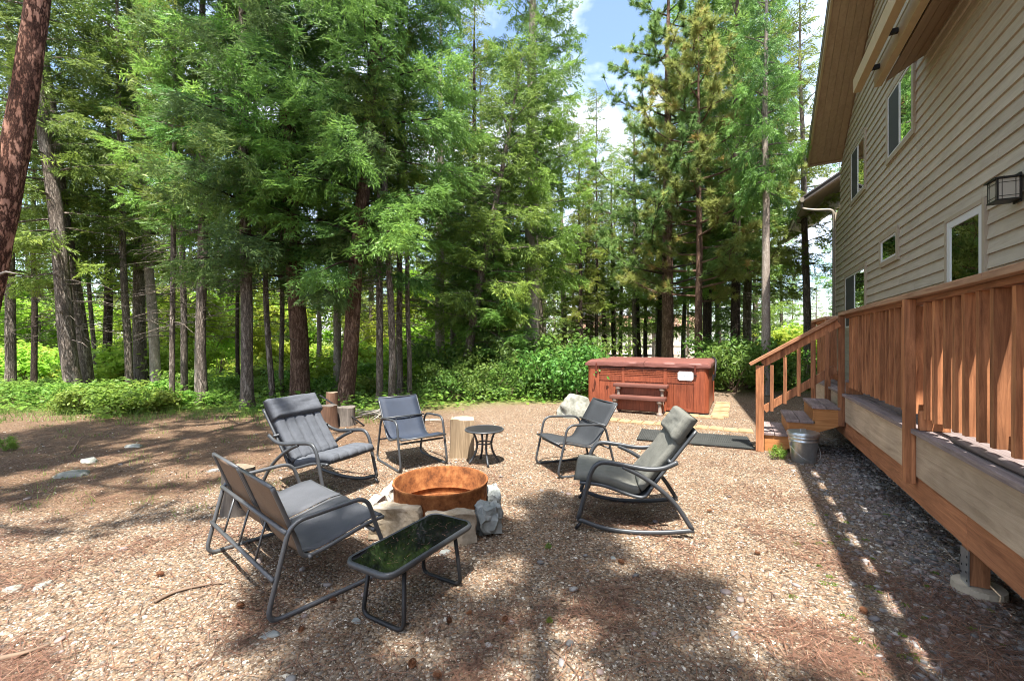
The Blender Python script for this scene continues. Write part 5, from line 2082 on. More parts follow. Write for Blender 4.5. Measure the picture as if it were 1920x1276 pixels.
def make_fir(seed, H, z0, Lmax, nb, detail='mid', droop=0.35, spacing=0.13, fsize=0.46, lodz=None, dead=8, shape=0.8, gap=0.0, uplift=0.15, needles='fir_needles', barkm='bark_fir', asym=0.0):
    """crown of a fir: whorled drooping boughs with flat sprays; lodz = height above which coarser sprays do"""
    rng = np.random.default_rng(seed)
    pos, xd, up, sc, ti, hi = [], [], [], [], [], []
    limbs = []
    ga = 2.39996
    for i in range(nb):
        f = (i + rng.uniform(0, 0.9)) / nb
        z = z0 + (H - z0) * f ** 1.08
        fz = (z - z0) / (H - z0)
        az = i * ga + rng.uniform(-0.5, 0.5)
        prof = min(1.0, 0.62 + 2.2 * fz) * (1 - fz) ** shape + 0.05
        L = Lmax * prof * rng.uniform(0.70, 1.12) * (1 + asym * math.cos(az))
        if rng.random() < gap:
            L *= 0.35
        p0 = math.radians(rng.uniform(-4, 18)) + 0.5 * fz
        dr = droop * rng.uniform(0.6, 1.3) * (1 - 0.6 * fz)
        nseg = 9
        t = np.linspace(0, 1, nseg)
        h = np.array([math.cos(az), math.sin(az)])
        side = rng.uniform(-0.15, 0.15)
        hx = h[None, :] * (L * t * (1 - 0.08 * t))[:, None] + np.array([-h[1], h[0]])[None, :] * (side * L * t * t)[:, None]
        zz = z + L * (math.sin(p0) * t - dr * t ** 2 + uplift * t ** 4)
        P = np.concatenate([hx, zz[:, None]], 1)
        limbs.append(limb_tris(P, 0.012 + 0.011 * L, 0.004))
        n = max(5, int(L / spacing * 1.55))
        tt = 0.10 + 0.90 * (np.arange(n) + rng.random(n) * 0.6) / n
        tt = np.clip(tt, 0, 1)
        q = np.stack([np.interp(tt, t, P[:, k]) for k in range(3)], 1)
        tan = nrm(np.stack([np.interp(tt, t, np.gradient(P[:, k])) for k in range(3)], 1))
        sgn = np.where(np.arange(n) % 2 == 0, 1, -1)
        lat = nrm(np.cross(tan, np.array([0, 0, 1.0])))
        ang = np.radians(rng.uniform(28, 68, n)) * (1 - 0.5 * tt)
        d = tan * np.cos(ang)[:, None] + lat * (np.sin(ang) * sgn)[:, None]
        d[:, 2] -= rng.uniform(0.05, 0.75, n) * (0.5 + droop)
        u = np.array([0, 0, 1.0]) + rng.normal(0, 0.45, (n, 3))
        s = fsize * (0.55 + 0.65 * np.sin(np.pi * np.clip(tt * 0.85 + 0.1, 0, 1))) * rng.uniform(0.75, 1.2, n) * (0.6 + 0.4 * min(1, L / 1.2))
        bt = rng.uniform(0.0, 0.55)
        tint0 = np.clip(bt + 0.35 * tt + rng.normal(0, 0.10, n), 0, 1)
        if detail == 'lo' or z > (lodz or 1e9):
            pos.append(q)
            xd.append(d)
            up.append(u)
            sc.append(s)
            ti.append(tint0)
            hi.append(np.full(n, z))
        else:                                  # short side branches, each with a few small sprays
            dn = nrm(d)
            for k, (f0, f1) in enumerate(((0.05, 0.55), (0.38, 0.52), (0.62, 0.50))):
                sw = rng.normal(0, 0.42, (n, 3))
                pos.append(q + dn * (s * (f0 + rng.uniform(-0.05, 0.1, n)))[:, None] - np.array([0, 0, 1.0]) * (s * 0.16 * f0 * f0)[:, None])
                xd.append(dn + sw - np.array([0, 0, 0.30]) * rng.random((n, 1)))
                up.append(u + rng.normal(0, 0.25, (n, 3)))
                sc.append(s * f1 * rng.uniform(0.75, 1.25, n))
                ti.append(np.clip(tint0 + 0.12 * k - 0.08, 0, 1))
                hi.append(np.full(n, z))
        # bough tip
        pos.append(P[-2:-1])
        xd.append((P[-1] - P[-2])[None, :])
        up.append(np.array([[0, 0, 1.0]]))
        sc.append(np.array([fsize * 0.8]))
        ti.append(np.array([min(1, bt + 0.3)]))
        hi.append(np.array([z]))
    for i in range(dead):
        z = rng.uniform(0.28, 1.0) * max(z0, 1.2) + 0.3
        az = rng.uniform(0, 6.28)
        L = rng.uniform(0.4, 1.3)
        t = np.linspace(0, 1, 5)
        P = np.stack([np.cos(az) * L * t, np.sin(az) * L * t, z + L * (0.05 * t - 0.25 * t * t) + rng.normal(0, 0.02, 5)], 1)
        limbs.append(limb_tris(P, 0.010, 0.003, 3))
    pos, xd, up, sc, ti, hi = [np.concatenate(a) for a in (pos, xd, up, sc, ti, hi)]
    T, Cc = [], []
    low = hi < (lodz if lodz is not None else 1e9)
    coarse = {'hi': 'mid', 'mid': 'lo', 'lo': 'lo'}[detail]
    for sel, dt in ((low, detail), (~low, coarse)):
        if sel.any():
            a, c = place(FRONDS[dt], pos[sel], xd[sel], up[sel], sc[sel], ti[sel], rng)
            T.append(a)
            Cc.append(c)
    LT = np.concatenate(limbs)
    T.append(LT)
    nfol = sum(len(c) for c in Cc)
    Cc.append(np.zeros(len(LT)))
    mi = np.concatenate([np.zeros(nfol), np.ones(len(LT))])
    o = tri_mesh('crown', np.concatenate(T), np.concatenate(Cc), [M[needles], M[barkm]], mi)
    me = o.data
    bpy.data.objects.remove(o)
    return me


def make_pine(seed, H, z0, Lmax, nb, needles='pine_needles', barkm='bark_red', nl=0.20, per=80, tufts=20):
    """ponderosa crown: bare bent limbs with brush-like needle tufts at their ends"""
    rng = np.random.default_rng(seed)
    limbs, base, dirs, ln, wd, tint = [], [], [], [], [], []
    for i in range(nb):
        f = (i + rng.random()) / nb
        z = z0 + (H - z0) * f
        az = i * 2.39996 + rng.uniform(-0.5, 0.5)
        L = Lmax * (1 - 0.75 * f ** 1.5) * rng.uniform(0.55, 1.15)
        t = np.linspace(0, 1, 8)
        h = np.array([math.cos(az), math.sin(az)])
        dr = rng.uniform(0.0, 0.35) * (1 - f)
        zz = z + L * (0.10 * t - dr * t * t + 0.38 * t ** 3)
        sd = rng.uniform(-0.3, 0.3)
        P = np.concatenate([h[None] * (L * t)[:, None] + np.array([-h[1], h[0]])[None] * (sd * L * np.sin(t * 2.5))[:, None], zz[:, None]], 1)
        limbs.append(limb_tris(P, 0.014 + 0.013 * L, 0.007, 5))
        bt = rng.uniform(0.15, 0.7)
        for k in range(int(tufts * (0.5 + L / Lmax))):
            tt = rng.uniform(0.32, 1.0) if k else 1.0
            q = np.array([np.interp(tt, t, P[:, j]) for j in range(3)])
            tan = np.array([np.interp(tt, t, np.gradient(P[:, j])) for j in range(3)])
            tan /= np.linalg.norm(tan)
            d = tan + rng.normal(0, 0.55, 3)
            d[2] = d[2] * 0.6 + 0.32
            d /= np.linalg.norm(d)
            sl_ = rng.uniform(0.15, 0.60) * (0.6 + 0.5 * L / Lmax)
            e = q + d * sl_
            limbs.append(limb_tris(np.stack([q, (q + e) / 2 - np.array([0, 0, 0.02]), e]), 0.009, 0.005, 3))
            tb = np.clip(bt + rng.normal(0, 0.14), 0, 0.92)
            if rng.random() < 0.035:
                tb = 1.0
            for j in range(per):
                v = d * rng.uniform(-0.1, 1.3) + rng.normal(0, 0.55, 3)
                v[2] -= 0.06
                v /= np.linalg.norm(v)
                base.append(e - d * rng.uniform(0, 0.11))
                dirs.append(v)
                ln.append(nl * rng.uniform(0.7, 1.15))
                wd.append(0.019)
                tint.append(np.clip(tb + rng.normal(0, 0.10), 0, 1))
    T = blades(np.array(base), np.array(dirs), np.array(ln), np.array(wd), rng)
    LT = np.concatenate(limbs)
    o = tri_mesh('crown', np.concatenate([T, LT]), np.concatenate([np.array(tint), np.zeros(len(LT))]), [M[needles], M[barkm]], np.concatenate([np.zeros(len(T)), np.ones(len(LT))]))
    me = o.data
    bpy.data.objects.remove(o)
    return me


CROWN = {
    'big_a': make_fir(1, 15.5, 2.7, 3.5, 100, 'hi', droop=0.42, spacing=0.150, fsize=0.66, lodz=9.6, dead=10, needles='fir_needles_blue', barkm='bark_dark', shape=0.7, gap=0.12),
    'big_b': make_fir(2, 15.0, 3.0, 3.2, 92, 'hi', droop=0.36, spacing=0.150, fsize=0.64, lodz=9.8, dead=12, needles='fir_needles', barkm='bark_dark', shape=0.7, gap=0.12),
    'tall': make_fir(3, 17.5, 3.6, 2.9, 110, 'mid', droop=0.30, spacing=0.17, fsize=0.58, lodz=13, dead=8, gap=0.15, needles='fir_needles_yellow', barkm='bark_fir', shape=0.6),
    'mid_a': make_fir(4, 14.5, 3.4, 1.9, 62, 'mid', droop=0.34, spacing=0.19, fsize=0.52, lodz=9.0, dead=40, gap=0.25),
    'mid_b': make_fir(5, 13.5, 3.0, 1.7, 56, 'mid', droop=0.30, spacing=0.20, fsize=0.52, lodz=9.0, dead=40, gap=0.28, needles='fir_needles_yellow'),
    'thin': make_fir(6, 12.0, 4.0, 1.2, 40, 'mid', droop=0.28, spacing=0.20, fsize=0.44, lodz=8.5, dead=46, gap=0.3),
    'young': make_fir(7, 8.5, 0.9, 2.1, 72, 'mid', droop=0.40, spacing=0.17, fsize=0.54, lodz=7.0, dead=4, needles='fir_needles'),
    'far_a': make_fir(8, 12.5, 0.7, 2.0, 54, 'lo', droop=0.30, spacing=0.25, fsize=0.62, dead=0, needles='fir_needles_yellow'),
    'far_b': make_fir(9, 11.5, 1.2, 1.7, 48, 'lo', droop=0.28, spacing=0.26, fsize=0.62, dead=4, gap=0.2),
    'pine_a': make_pine(21, 16.0, 3.0, 2.7, 64, barkm='bark_dark'),
    'pine_b': make_pine(22, 10.6, 2.4, 2.3, 52, needles='pine_needles_gold', barkm='bark_red', tufts=16),
    'pine_c': make_pine(23, 13.0, 6.5, 2.4, 30, nl=0.24, per=40, tufts=14),
    'shade': make_pine(24, 12.3, 8.0, 1.5, 22, nl=0.31, per=80, tufts=10),
}


def trunk(r, H, barkm, parent, seed=0, path=None, n=14, flare=0.35, detail=1, rows=None):
    rows = rows or (26 * detail)
    vs, fs = [], []
    off = Vector((seed * 1.7, seed * 3.1, seed))
    pts = smooth_path(path, 8) if path else None
    for i in range(rows + 1):
        f = i / rows
        z = H * f ** 1.25
        rad = r * (1 + flare * math.exp(-z / (r * 1.6))) * (1 - 0.93 * f ** 1.6 * (z / H) ** 0.15)
        rad = max(rad, 0.008)
        cx_ = 0.06 * mnoise.noise(Vector((seed, 0.0, z * 0.35))) * min(1, z)
        cy_ = 0.06 * mnoise.noise(Vector((0.0, seed, z * 0.35))) * min(1, z)
        if pts:
            g = f * (len(pts) - 1)
            k = min(int(g), len(pts) - 2)
            p = pts[k].lerp(pts[k + 1], g - k)
            cx_, cy_, z = p.x, p.y, p.z
        for k in range(n):
            a = 2 * math.pi * k / n
            u = Vector((math.cos(a), math.sin(a), 0))
            rq = rad * (1 + 0.07 * mnoise.noise(Vector((u.x * 1.2, u.y * 1.2, z * 1.1)) + off) + (0.05 * mnoise.noise(Vector((u.x * 4, u.y * 4, z * 2.4)) + off)))
            if detail > 2:
                pl = mnoise.noise(Vector((u.x * 3.2, u.y * 3.2, z * 3.0)) + off) + 0.6 * mnoise.noise(Vector((u.x * 8, u.y * 8, z * 9)) + off)
                rq *= 1 + 0.055 * max(-0.6, min(0.45, pl * 1.6))
            vs.append((cx_ + rq * u.x, cy_ + rq * u.y, z - (0.05 if i == 0 else 0)))
    for i in range(rows):
        for k in range(n):
            fs.append((i * n + k, i * n + (k + 1) % n, (i + 1) * n + (k + 1) % n, (i + 1) * n + k))
    return MB().add(vs, fs).build('trunk', M[barkm], parent, smooth=True)


TREE_N = [0]


def tree(px, d, wpx, crown, label, barkm='bark_fir', cs=1.0, csz=None, tilt=0.0, tiltd=0.0, rz=None, group=None, name='fir_tree', H=None, zoff=0.0, crown_off=None):
    """a tree whose foot stands at depth d under pixel column px, trunk wpx pixels wide; tilt leans it to the camera's right"""
    TREE_N[0] += 1
    sd_ = TREE_N[0] * 1.37
    p = D(px, d)
    t = thing(name, label, 'tree', (p.x, p.y, 0), 0, group)
    rx = Matrix.Rotation(YAW, 4, 'Z') @ Matrix.Rotation(math.radians(tilt), 4, 'Y') @ Matrix.Rotation(math.radians(tiltd), 4, 'X')
    t.rotation_euler = rx.to_euler()
    r = wpx / FPX * d / 2 / math.sqrt(1 + ((px - 960) / FPX) ** 2) * 1.08
    Hc = {'big_a': 15.5, 'big_b': 15, 'tall': 17.5, 'mid_a': 14.5, 'mid_b': 13.5, 'thin': 12, 'young': 8.5, 'far_a': 12.5, 'far_b': 11.5, 'pine_a': 16, 'pine_b': 10.6, 'pine_c': 13, 'shade': 12.3}[crown]
    csz = csz or cs
    h = (H or Hc * csz) + zoff
    trunk(r, h, barkm, t, sd_, n=16 if wpx > 20 else 10, rows=22)
    c = bpy.data.objects.new('crown', CROWN[crown])
    col.objects.link(c)
    c.parent = t
    c.scale = (cs, cs, csz)
    c.location = (0, 0, zoff)
    c.rotation_euler = (0, 0, rz if rz is not None else random.uniform(0, 6.28))
    return t


# the near leaning pine on the left
lp0 = W(-5.70, 4.25)
lt = thing('pine_tree', 'leaning pine with thick scaly reddish bark standing apart from the forest', 'tree', (lp0.x, lp0.y, 0), YAW)
trunk(0.135, 12, 'bark_pine', lt, 3.3, path=[(0, 0, -0.05), (0.25, 0, 0.9), (0.50, 0, 1.8), (0.78, 0.02, 3.25), (0.97, 0.05, 4.7), (1.12, 0.1, 6.5), (1.22, 0.1, 9.0), (1.3, 0.1, 12.0)], n=56, detail=8, flare=0.2)
c = bpy.data.objects.new('crown', CROWN['pine_c'])
col.objects.link(c)
c.parent = lt
c.location = (1.15, 0.1, 0.3)
mb = MB()
mb.tube([(0.60, -0.02, 2.02), (0.76, -0.03, 2.07), (0.86, -0.02, 2.05)], [0.014, 0.010, 0.005], 6)
mb.build('branch_stub', M['dead_wood'], lt, smooth=True)

LEFT = 'forest trees along the yard edge'
TH_ = 'thin trunks among the forest edge'
tree(20, 11.0, 22, 'mid_b', 'dark straight trunk standing outermost behind the leaning pine', 'bark_fir', group=LEFT)
tree(64, 13.0, 13, 'thin', 'slender dark fir trunk behind the leaning pine', 'bark_dark', group=TH_)
tree(142, 10.0, 33, 'mid_a', 'thick ridged fir trunk of a leaning pair with dead red twigs', 'bark_fir', tilt=-6.5, group=LEFT, cs=1.1)
tree(166, 10.6, 27, 'mid_b', 'mossy second trunk crossing behind the thick leaning fir', 'bark_fir', tilt=-7.5, group=LEFT)
tree(183, 13.0, 9, 'thin', 'very thin leaning stem beside the mossy trunk', 'bark_fir', tilt=-5, group=TH_)
tree(203, 13.2, 18, 'mid_b', 'upright dark trunk behind the mossy trunk', 'bark_dark', group=LEFT)
tree(243, 11.2, 15, 'thin', 'slim grey trunk leaning slightly above the leafy shrubs', 'bark_fir', tilt=-2.0, group=TH_, cs=1.1)
tree(264, 12.4, 25, 'mid_a', 'stout deeply furrowed fir trunk above the leafy shrubs', 'bark_fir', tilt=-0.8, group=LEFT, cs=1.1)
tree(293, 11.8, 20, 'mid_a', 'curved trunk with one pale sunlit side next to the furrowed fir', 'bark_pale', tilt=-3.5, group=LEFT)
tree(322, 9.2, 11, 'thin', 'slender brown stem rooted in the grass edge', 'bark_fir', group=TH_, tilt=0.6)
tree(346, 10.8, 13, 'thin', 'straight slim grey stem behind the grass edge', 'bark_fir', tilt=-0.8, group=TH_)
tree(368, 9.7, 8, 'thin', 'pale thin stem touching a thicker mossy trunk', 'bark_pale', group=TH_, tilt=1.0)
tree(380, 9.4, 18, 'mid_b', 'mossy straight trunk beside a pale thin stem', 'bark_fir', group=LEFT, zoff=0.6)
tree(446, 11.5, 8, 'thin', 'thin dark stem behind the grey blotched trunk', 'bark_dark', group=TH_)
tree(464, 8.9, 23, 'mid_a', 'grey blotched trunk at the grass edge behind the grey rocker', 'bark_fir', tilt=-1.0, group=LEFT, zoff=0.8)
tree(511, 9.8, 11, 'thin', 'bowed thin stem near the stumps', 'bark_fir', tilt=-3.2, group=TH_)
tree(528, 11.0, 9, 'thin', 'thin straight brown stem near the stumps', 'bark_fir', group=TH_)
tree(562, 9.9, 33, 'big_a', 'large fir with drooping blue-green boughs and bare red-brown trunk', 'bark_red', tilt=-2.2, rz=0.6)
tree(598, 14.0, 9, 'thin', 'pale thin trunk in the bright clearing', 'bark_pale', group=TH_)
tree(632, 12.5, 14, 'mid_b', 'pale trunk beside the leaning red fir', 'bark_pale', group=TH_)
tree(646, 9.4, 28, 'big_b', 'large bright green fir on a red trunk leaning over the stumps', 'bark_red', tilt=5.0, rz=2.2)
tree(712, 9.6, 13, 'thin', 'first of two close dark stems behind the blue sling chair', 'bark_fir', group=TH_)
tree(735, 9.5, 13, 'thin', 'second of two close dark stems, slightly bent', 'bark_fir', tilt=-1.8, group=TH_)
tree(750, 10.4, 12, 'thin', 'straight stem just beyond the close pair', 'bark_fir', group=TH_)
tree(768, 10.2, 9, 'thin', 'thin stem leaning gently beyond the close pair', 'bark_fir', tilt=-1.2, group=TH_)
tree(826, 14.5, 17, 'mid_a', 'pale trunk half hidden in the dark shrubs', 'bark_pale', group=LEFT)
tree(850, 15.5, 11, 'thin', 'slim trunk rising out of the dark shrubs', 'bark_fir', group=TH_)
tree(864, 11.8, 17, 'young', 'young fir on a trunk leaning out of the dark shrubs', 'bark_fir', tilt=10.5, cs=1.0, zoff=0.9)
tree(890, 14.5, 13, 'mid_b', 'dark trunk behind the leaning young fir', 'bark_dark', group=LEFT)
tree(940, 12.2, 10, 'young', 'bushy young fir with bright skirts beside the pale-footed fir', 'bark_fir', cs=0.72, csz=0.62, tilt=-3)
tree(998, 13.8, 28, 'tall', 'tall yellow-green fir with pale lichened foot standing against the sky', 'bark_pale', rz=1.0, cs=0.82, csz=1.0)
for i, (px, d, w) in enumerate(((1090, 20, 8), (1101, 23, 7), (1108, 25, 6), (1119, 21, 6), (1134, 24, 9), (1150, 22, 8), (1163, 26, 7), (1199, 21, 9), (1211, 23, 8), (1237, 20, 10))):
    tree(px, d, w, 'thin' if i % 3 else 'mid_b', 'slender dark trunk in the thin stand behind the hot tub', 'bark_dark', group='thin stand behind the hot tub', cs=0.85 + 0.05 * (i % 4), tilt=random.uniform(-1.5, 1.5))
tree(1252, 15.2, 22, 'pine_a', 'tall long-needled pine with red trunk rising behind the hot tub', 'bark_red', name='pine_tree', cs=0.95, rz=0.2)
tree(1310, 13.9, 15, 'pine_b', 'golden-tinged pine with slim red trunk behind the hot tub', 'bark_red', name='pine_tree', cs=1.08, rz=0.9)
tree(1327, 16.4, 17, 'tall', 'dark-trunked fir close behind the golden pine', 'bark_dark', cs=0.85, csz=1.0, rz=2.0)
tree(1380, 14.6, 18, 'mid_a', 'dark trunk among leafy bushes beyond the hot tub', 'bark_dark', cs=1.15, csz=1.15)
tree(1436, 11.2, 17, 'young', 'smooth pale grey trunk behind the stair handrail', 'bark_pale', zoff=4.3, cs=0.52, csz=1.0)
tree(1402, 17.5, 16, 'tall', 'broad bright fir filling the sky beside the eaves', 'bark_fir', cs=1.05, csz=1.0, rz=0.3)
tree(1516, 14.4, 15, 'mid_b', 'sparse fir on a grey trunk nearest the house gutter', 'bark_fir', tilt=-1.4, zoff=1.0, cs=0.95)
tree(1486, 30, 4, 'far_b', 'small far fir showing in the gap beside the house', 'bark_fir', cs=0.5, group=None)
tree(1575, 21, 10, 'mid_b', 'fir half hidden by the house corner', 'bark_fir', cs=0.8)

# trees beyond the first rows; the ones behind the camera throw the dappled shade on the yard
rr = random.Random(77)
taken = []
for i in range(60):
    for _ in range(40):
        px, d = rr.uniform(-120, 1060), (rr.uniform(18, 42) if i < 34 else rr.uniform(42, 70))
        p = D(px, d)
        if all((p - q).length > 2.3 for q in taken):
            break
    taken.append(p)
    s = rr.uniform(0.85, 1.35)
    tree(px, d, 0.26 / d * FPX * s, rr.choice(['far_a', 'far_b', 'far_a', 'mid_b']), 'deep forest fir standing behind the front rows of trunks', 'bark_fir', cs=s * rr.uniform(0.85, 1.1), csz=s, group='deep forest firs', tilt=rr.uniform(-1.5, 1.5))
for i, (px, d, s) in enumerate(((1075, 30, 0.85), (1105, 26, 0.80), (1140, 34, 0.95), (1180, 38, 1.1), (1225, 33, 1.0), (1290, 36, 1.1), (1350, 30, 1.0), (1420, 36, 0.9), (1450, 44, 0.7), (1530, 48, 0.6))):
    tree(px, d, 0.24 / d * FPX, rr.choice(['far_a', 'far_b']), 'distant fir beyond the rail fence', 'bark_fir', cs=s, csz=s, group='distant firs beyond the fence')
for px, d, s in ((1345, 21, 0.95), (1415, 23, 0.9), (1465, 26, 0.75), (1104, 22, 0.78), (1152, 25, 0.9), (1190, 20, 0.85), (1232, 24, 0.95), (1282, 21, 0.95), (1375, 19, 0.9)):
    tree(px, d, 0.22 / d * FPX, 'far_a', 'full-skirted fir between the hot tub pines and the house', 'bark_fir', cs=s, group='full-skirted firs beyond the tub', zoff=1.3)
for (x, y, cr_, s, rz_, lab) in ((0.86, -1.45, 'shade', 1.0, 0.4, 'pine standing behind the yard beside the deck, shading the gravel'),
                                 (-4.3, -1.5, 'pine_c', 1.05, 1.4, 'tall clumpy pine shading the needle duff'),
                                 (-6.9, -1.2, 'mid_a', 1.0, 2.4, 'fir shading the far corner of the yard')):
    R_, d_ = camframe(x, y)
    t = thing('pine_tree' if 'pine' in cr_ else 'fir_tree', lab, 'tree', (x, y, 0))
    trunk(0.12, 13, 'bark_pine', t, 5.5 + x)
    c = bpy.data.objects.new('crown', CROWN[cr_])
    col.objects.link(c)
    c.parent = t
    c.scale = (s, s, s)
    c.rotation_euler = (0, 0, rz_)


# ------------------------------------------------------------------ shrubs and undergrowth
def leaves(N, centre_fn, size, rng, up=0.5):
    """two-triangle folded leaves"""
    P, nrm_ = centre_fn(N)
    n_ = nrm(nrm_ + rng.normal(0, 0.55, (N, 3)) + np.array([0, 0, up]))
    a = nrm(np.cross(n_, rng.normal(size=(N, 3))))
    b_ = np.cross(n_, a)
    L = size * rng.uniform(0.6, 1.3, N)
    w = L * rng.uniform(0.28, 0.42, N)
    fold = n_ * (w * 0.35)[:, None]
    tip, bas = P + a * L[:, None], P - a * (L * 0.15)[:, None]
    m_ = P + a * (L * 0.4)[:, None]
    l1, l2 = m_ + b_ * w[:, None] + fold, m_ - b_ * w[:, None] + fold
    tr = np.concatenate([np.stack([bas, l1, tip], 1), np.stack([bas, tip, l2], 1)])
    ti = np.clip(rng.normal(0.5, 0.22, N), 0, 1)
    return tr, np.tile(ti, 2)


def make_shrub(seed, rx, ry, h, N, size, matn):
    rng = np.random.default_rng(seed)
    nc = 16
    cl = np.stack([rng.normal(0, 0.42, nc) * rx, rng.normal(0, 0.42, nc) * ry, rng.uniform(0.18, 0.9, nc) * h], 1)
    cr_ = rng.uniform(0.14, 0.42, nc) * min(rx, ry, h)

    def fn(N):
        k = rng.integers(0, nc, N)
        v = nrm(rng.normal(size=(N, 3)))
        r = cr_[k] * rng.uniform(0.3, 1.25, N)
        p = cl[k] + v * r[:, None] * np.array([1.2, 1.2, 0.9])
        p[:, 2] = np.maximum(p[:, 2], 0.02)
        return p, v
    tr, ti = leaves(N, fn, size, rng)
    limbs = [limb_tris(np.stack([np.array([0, 0, 0]) + rng.normal(0, 0.03, 3) * [1, 1, 0], c * np.array([0.45, 0.45, 0.6]), c]), 0.010, 0.003, 3) for c in cl]
    o = tri_mesh('foliage', tr, ti, [M[matn]])
    f = o.data
    bpy.data.objects.remove(o)
    o = tri_mesh('stem', np.concatenate(limbs), None, [M['twig_brown']])
    s = o.data
    bpy.data.objects.remove(o)
    return f, s


SH = {'green': [make_shrub(40 + k, 0.75, 0.7, 0.85, 1500, 0.085, 'shrub_leaves') for k in range(2)],
      'lime': [make_shrub(50 + k, 0.8, 0.8, 1.0, 1500, 0.10, 'shrub_leaves_lime') for k in range(2)],
      'dark': [make_shrub(60 + k, 0.95, 0.95, 1.15, 1500, 0.085, 'shrub_leaves_dark') for k in range(2)],
      'small': [make_shrub(70 + k, 0.5, 0.5, 0.5, 1600, 0.05, 'shrub_leaves') for k in range(2)]}


SH['sapling'] = [make_shrub(80 + k, 1.5, 1.5, 3.4, 3200, 0.13, 'shrub_leaves_lime') for k in range(2)]


def shrub(px, d, kind, s, label, group=None, sz=None):
    p = D(px, d)
    t = thing('shrub', label, 'shrub', (p.x, p.y, 0), random.uniform(0, 6.28), group)
    f, st_ = SH[kind][random.randrange(2)]
    for nm, me_ in (('foliage', f), ('stem', st_)):
        o = bpy.data.objects.new(nm, me_)
        col.objects.link(o)
        o.parent = t
        o.scale = (s, s, sz or s)
    return t


g1 = 'leafy bushes along the forest edge'
for px, d, s in ((150, 8.3, 0.75), (205, 8.0, 0.85), (255, 8.4, 0.9), (300, 8.6, 0.8), (225, 9.2, 1.0), (330, 9.0, 0.7), (180, 9.0, 0.9), (275, 9.6, 1.0), (100, 9.2, 0.8)):
    shrub(px, d, 'green', s, 'broad-leaved bright green bush in the clump under the furrowed fir', 'bush clump under the furrowed fir', s * 0.72)
for px, d, s in ((20, 9.6, 0.7), (55, 10.5, 0.8), (400, 9.4, 0.6), (425, 10.5, 0.8), (500, 10.8, 0.8), (530, 12, 1.0), (590, 11.6, 0.8), (690, 11.2, 0.8), (480, 12.5, 1.0), (360, 11.5, 0.9)):
    shrub(px, d, 'green', s, 'low green bush between trunks at the forest edge', g1, s * 0.8)
for px, d, s in ((835, 10.4, 0.75), (856, 10.0, 0.6), (890, 10.3, 0.75), (925, 10.4, 0.65), (860, 11.4, 1.0), (960, 10.8, 0.7), (905, 11.6, 1.05), (830, 12.8, 1.3)):
    shrub(px, d, 'dark', s, 'dense dark green bush in the shrubbery below the young fir', 'dark shrubbery below the young fir')
for px, d, s in ((1030, 10.7, 1.0), (1060, 10.5, 1.05), (1085, 10.8, 1.1), (1010, 11.6, 1.1), (1045, 11.8, 1.35), (1090, 12.2, 1.3), (975, 11.4, 0.9)):
    shrub(px, d, 'dark', s, 'leafy bush crowding the far side of the boulder and hot tub', 'bushes beside the hot tub')
for px, d, s in ((1362, 12.2, 1.25), (1378, 11.6, 1.1), (1400, 12.4, 1.2), (1352, 13.2, 1.3), (1420, 13.0, 1.0), (1455, 13.4, 1.0), (1482, 12.6, 0.85), (1395, 13.8, 1.3)):
    shrub(px, d, 'dark', s, 'leafy bush between the hot tub and the stair handrail', 'bushes between tub and stairs')
for px, d, s in ((1510, 20, 1.9), (1540, 22, 2.1), (1470, 21, 1.8), (1560, 19, 1.7), (1495, 24, 2.3)):
    shrub(px, d, 'lime', s, 'tall sunlit bright green bush in the gap beside the house', 'tall bushes beside the house')
rr = random.Random(91)
for i in range(60):
    px, d = rr.uniform(-60, 1010), rr.uniform(12.5, 26)
    s = rr.uniform(0.8, 1.6) * (0.7 + d / 40)
    shrub(px, d, 'lime' if rr.random() < 0.75 else 'green', s, 'sunlit lime-green bush deep between the forest trunks', 'lime bushes deep in the forest', s * 0.75)

for i in range(34):
    px, d = rr.uniform(-60, 980), rr.uniform(14, 30)
    s = rr.uniform(0.8, 1.35)
    shrub(px, d, 'sapling', s, 'tall leafy sapling glowing lime green behind the trunks', 'lime saplings behind the trunks')

# ground cover of the forest floor
N = 26000
d_ = 8.2 + 20 * RNG.random(N) ** 1.7
R_ = (-1.3 + 2.05 * RNG.random(N)) * d_
x_, y_ = R_ * C_ - d_ * S_, R_ * S_ + d_ * C_
z_ = zones(x_, y_)
k_ = (RNG.random(N) < z_[:, 1]) & (RNG.random(N) < 1 - z_[:, 2]) & ~((x_ > TX0 - 0.2) & (x_ < 1.0) & (y_ > 7) & (y_ < TY + TD + 0.4))
x_, y_, d_ = x_[k_], y_[k_], d_[k_]
N = len(x_)


def fn(N_):
    return np.stack([x_, y_, 0.02 + 0.28 * RNG.random(N_) ** 2], 1), np.tile(np.array([0, 0, 1.0]), (N_, 1))


sz_arr = 0.05 + 0.006 * d_
tr, ti = leaves(N, fn, sz_arr, RNG, up=1.0)
o = tri_mesh('undergrowth', tr, ti, [M['shrub_leaves']])
col.objects.link(o)
tag(o, 'low leafy ground cover spreading under the forest trees', 'undergrowth', kind='stuff')


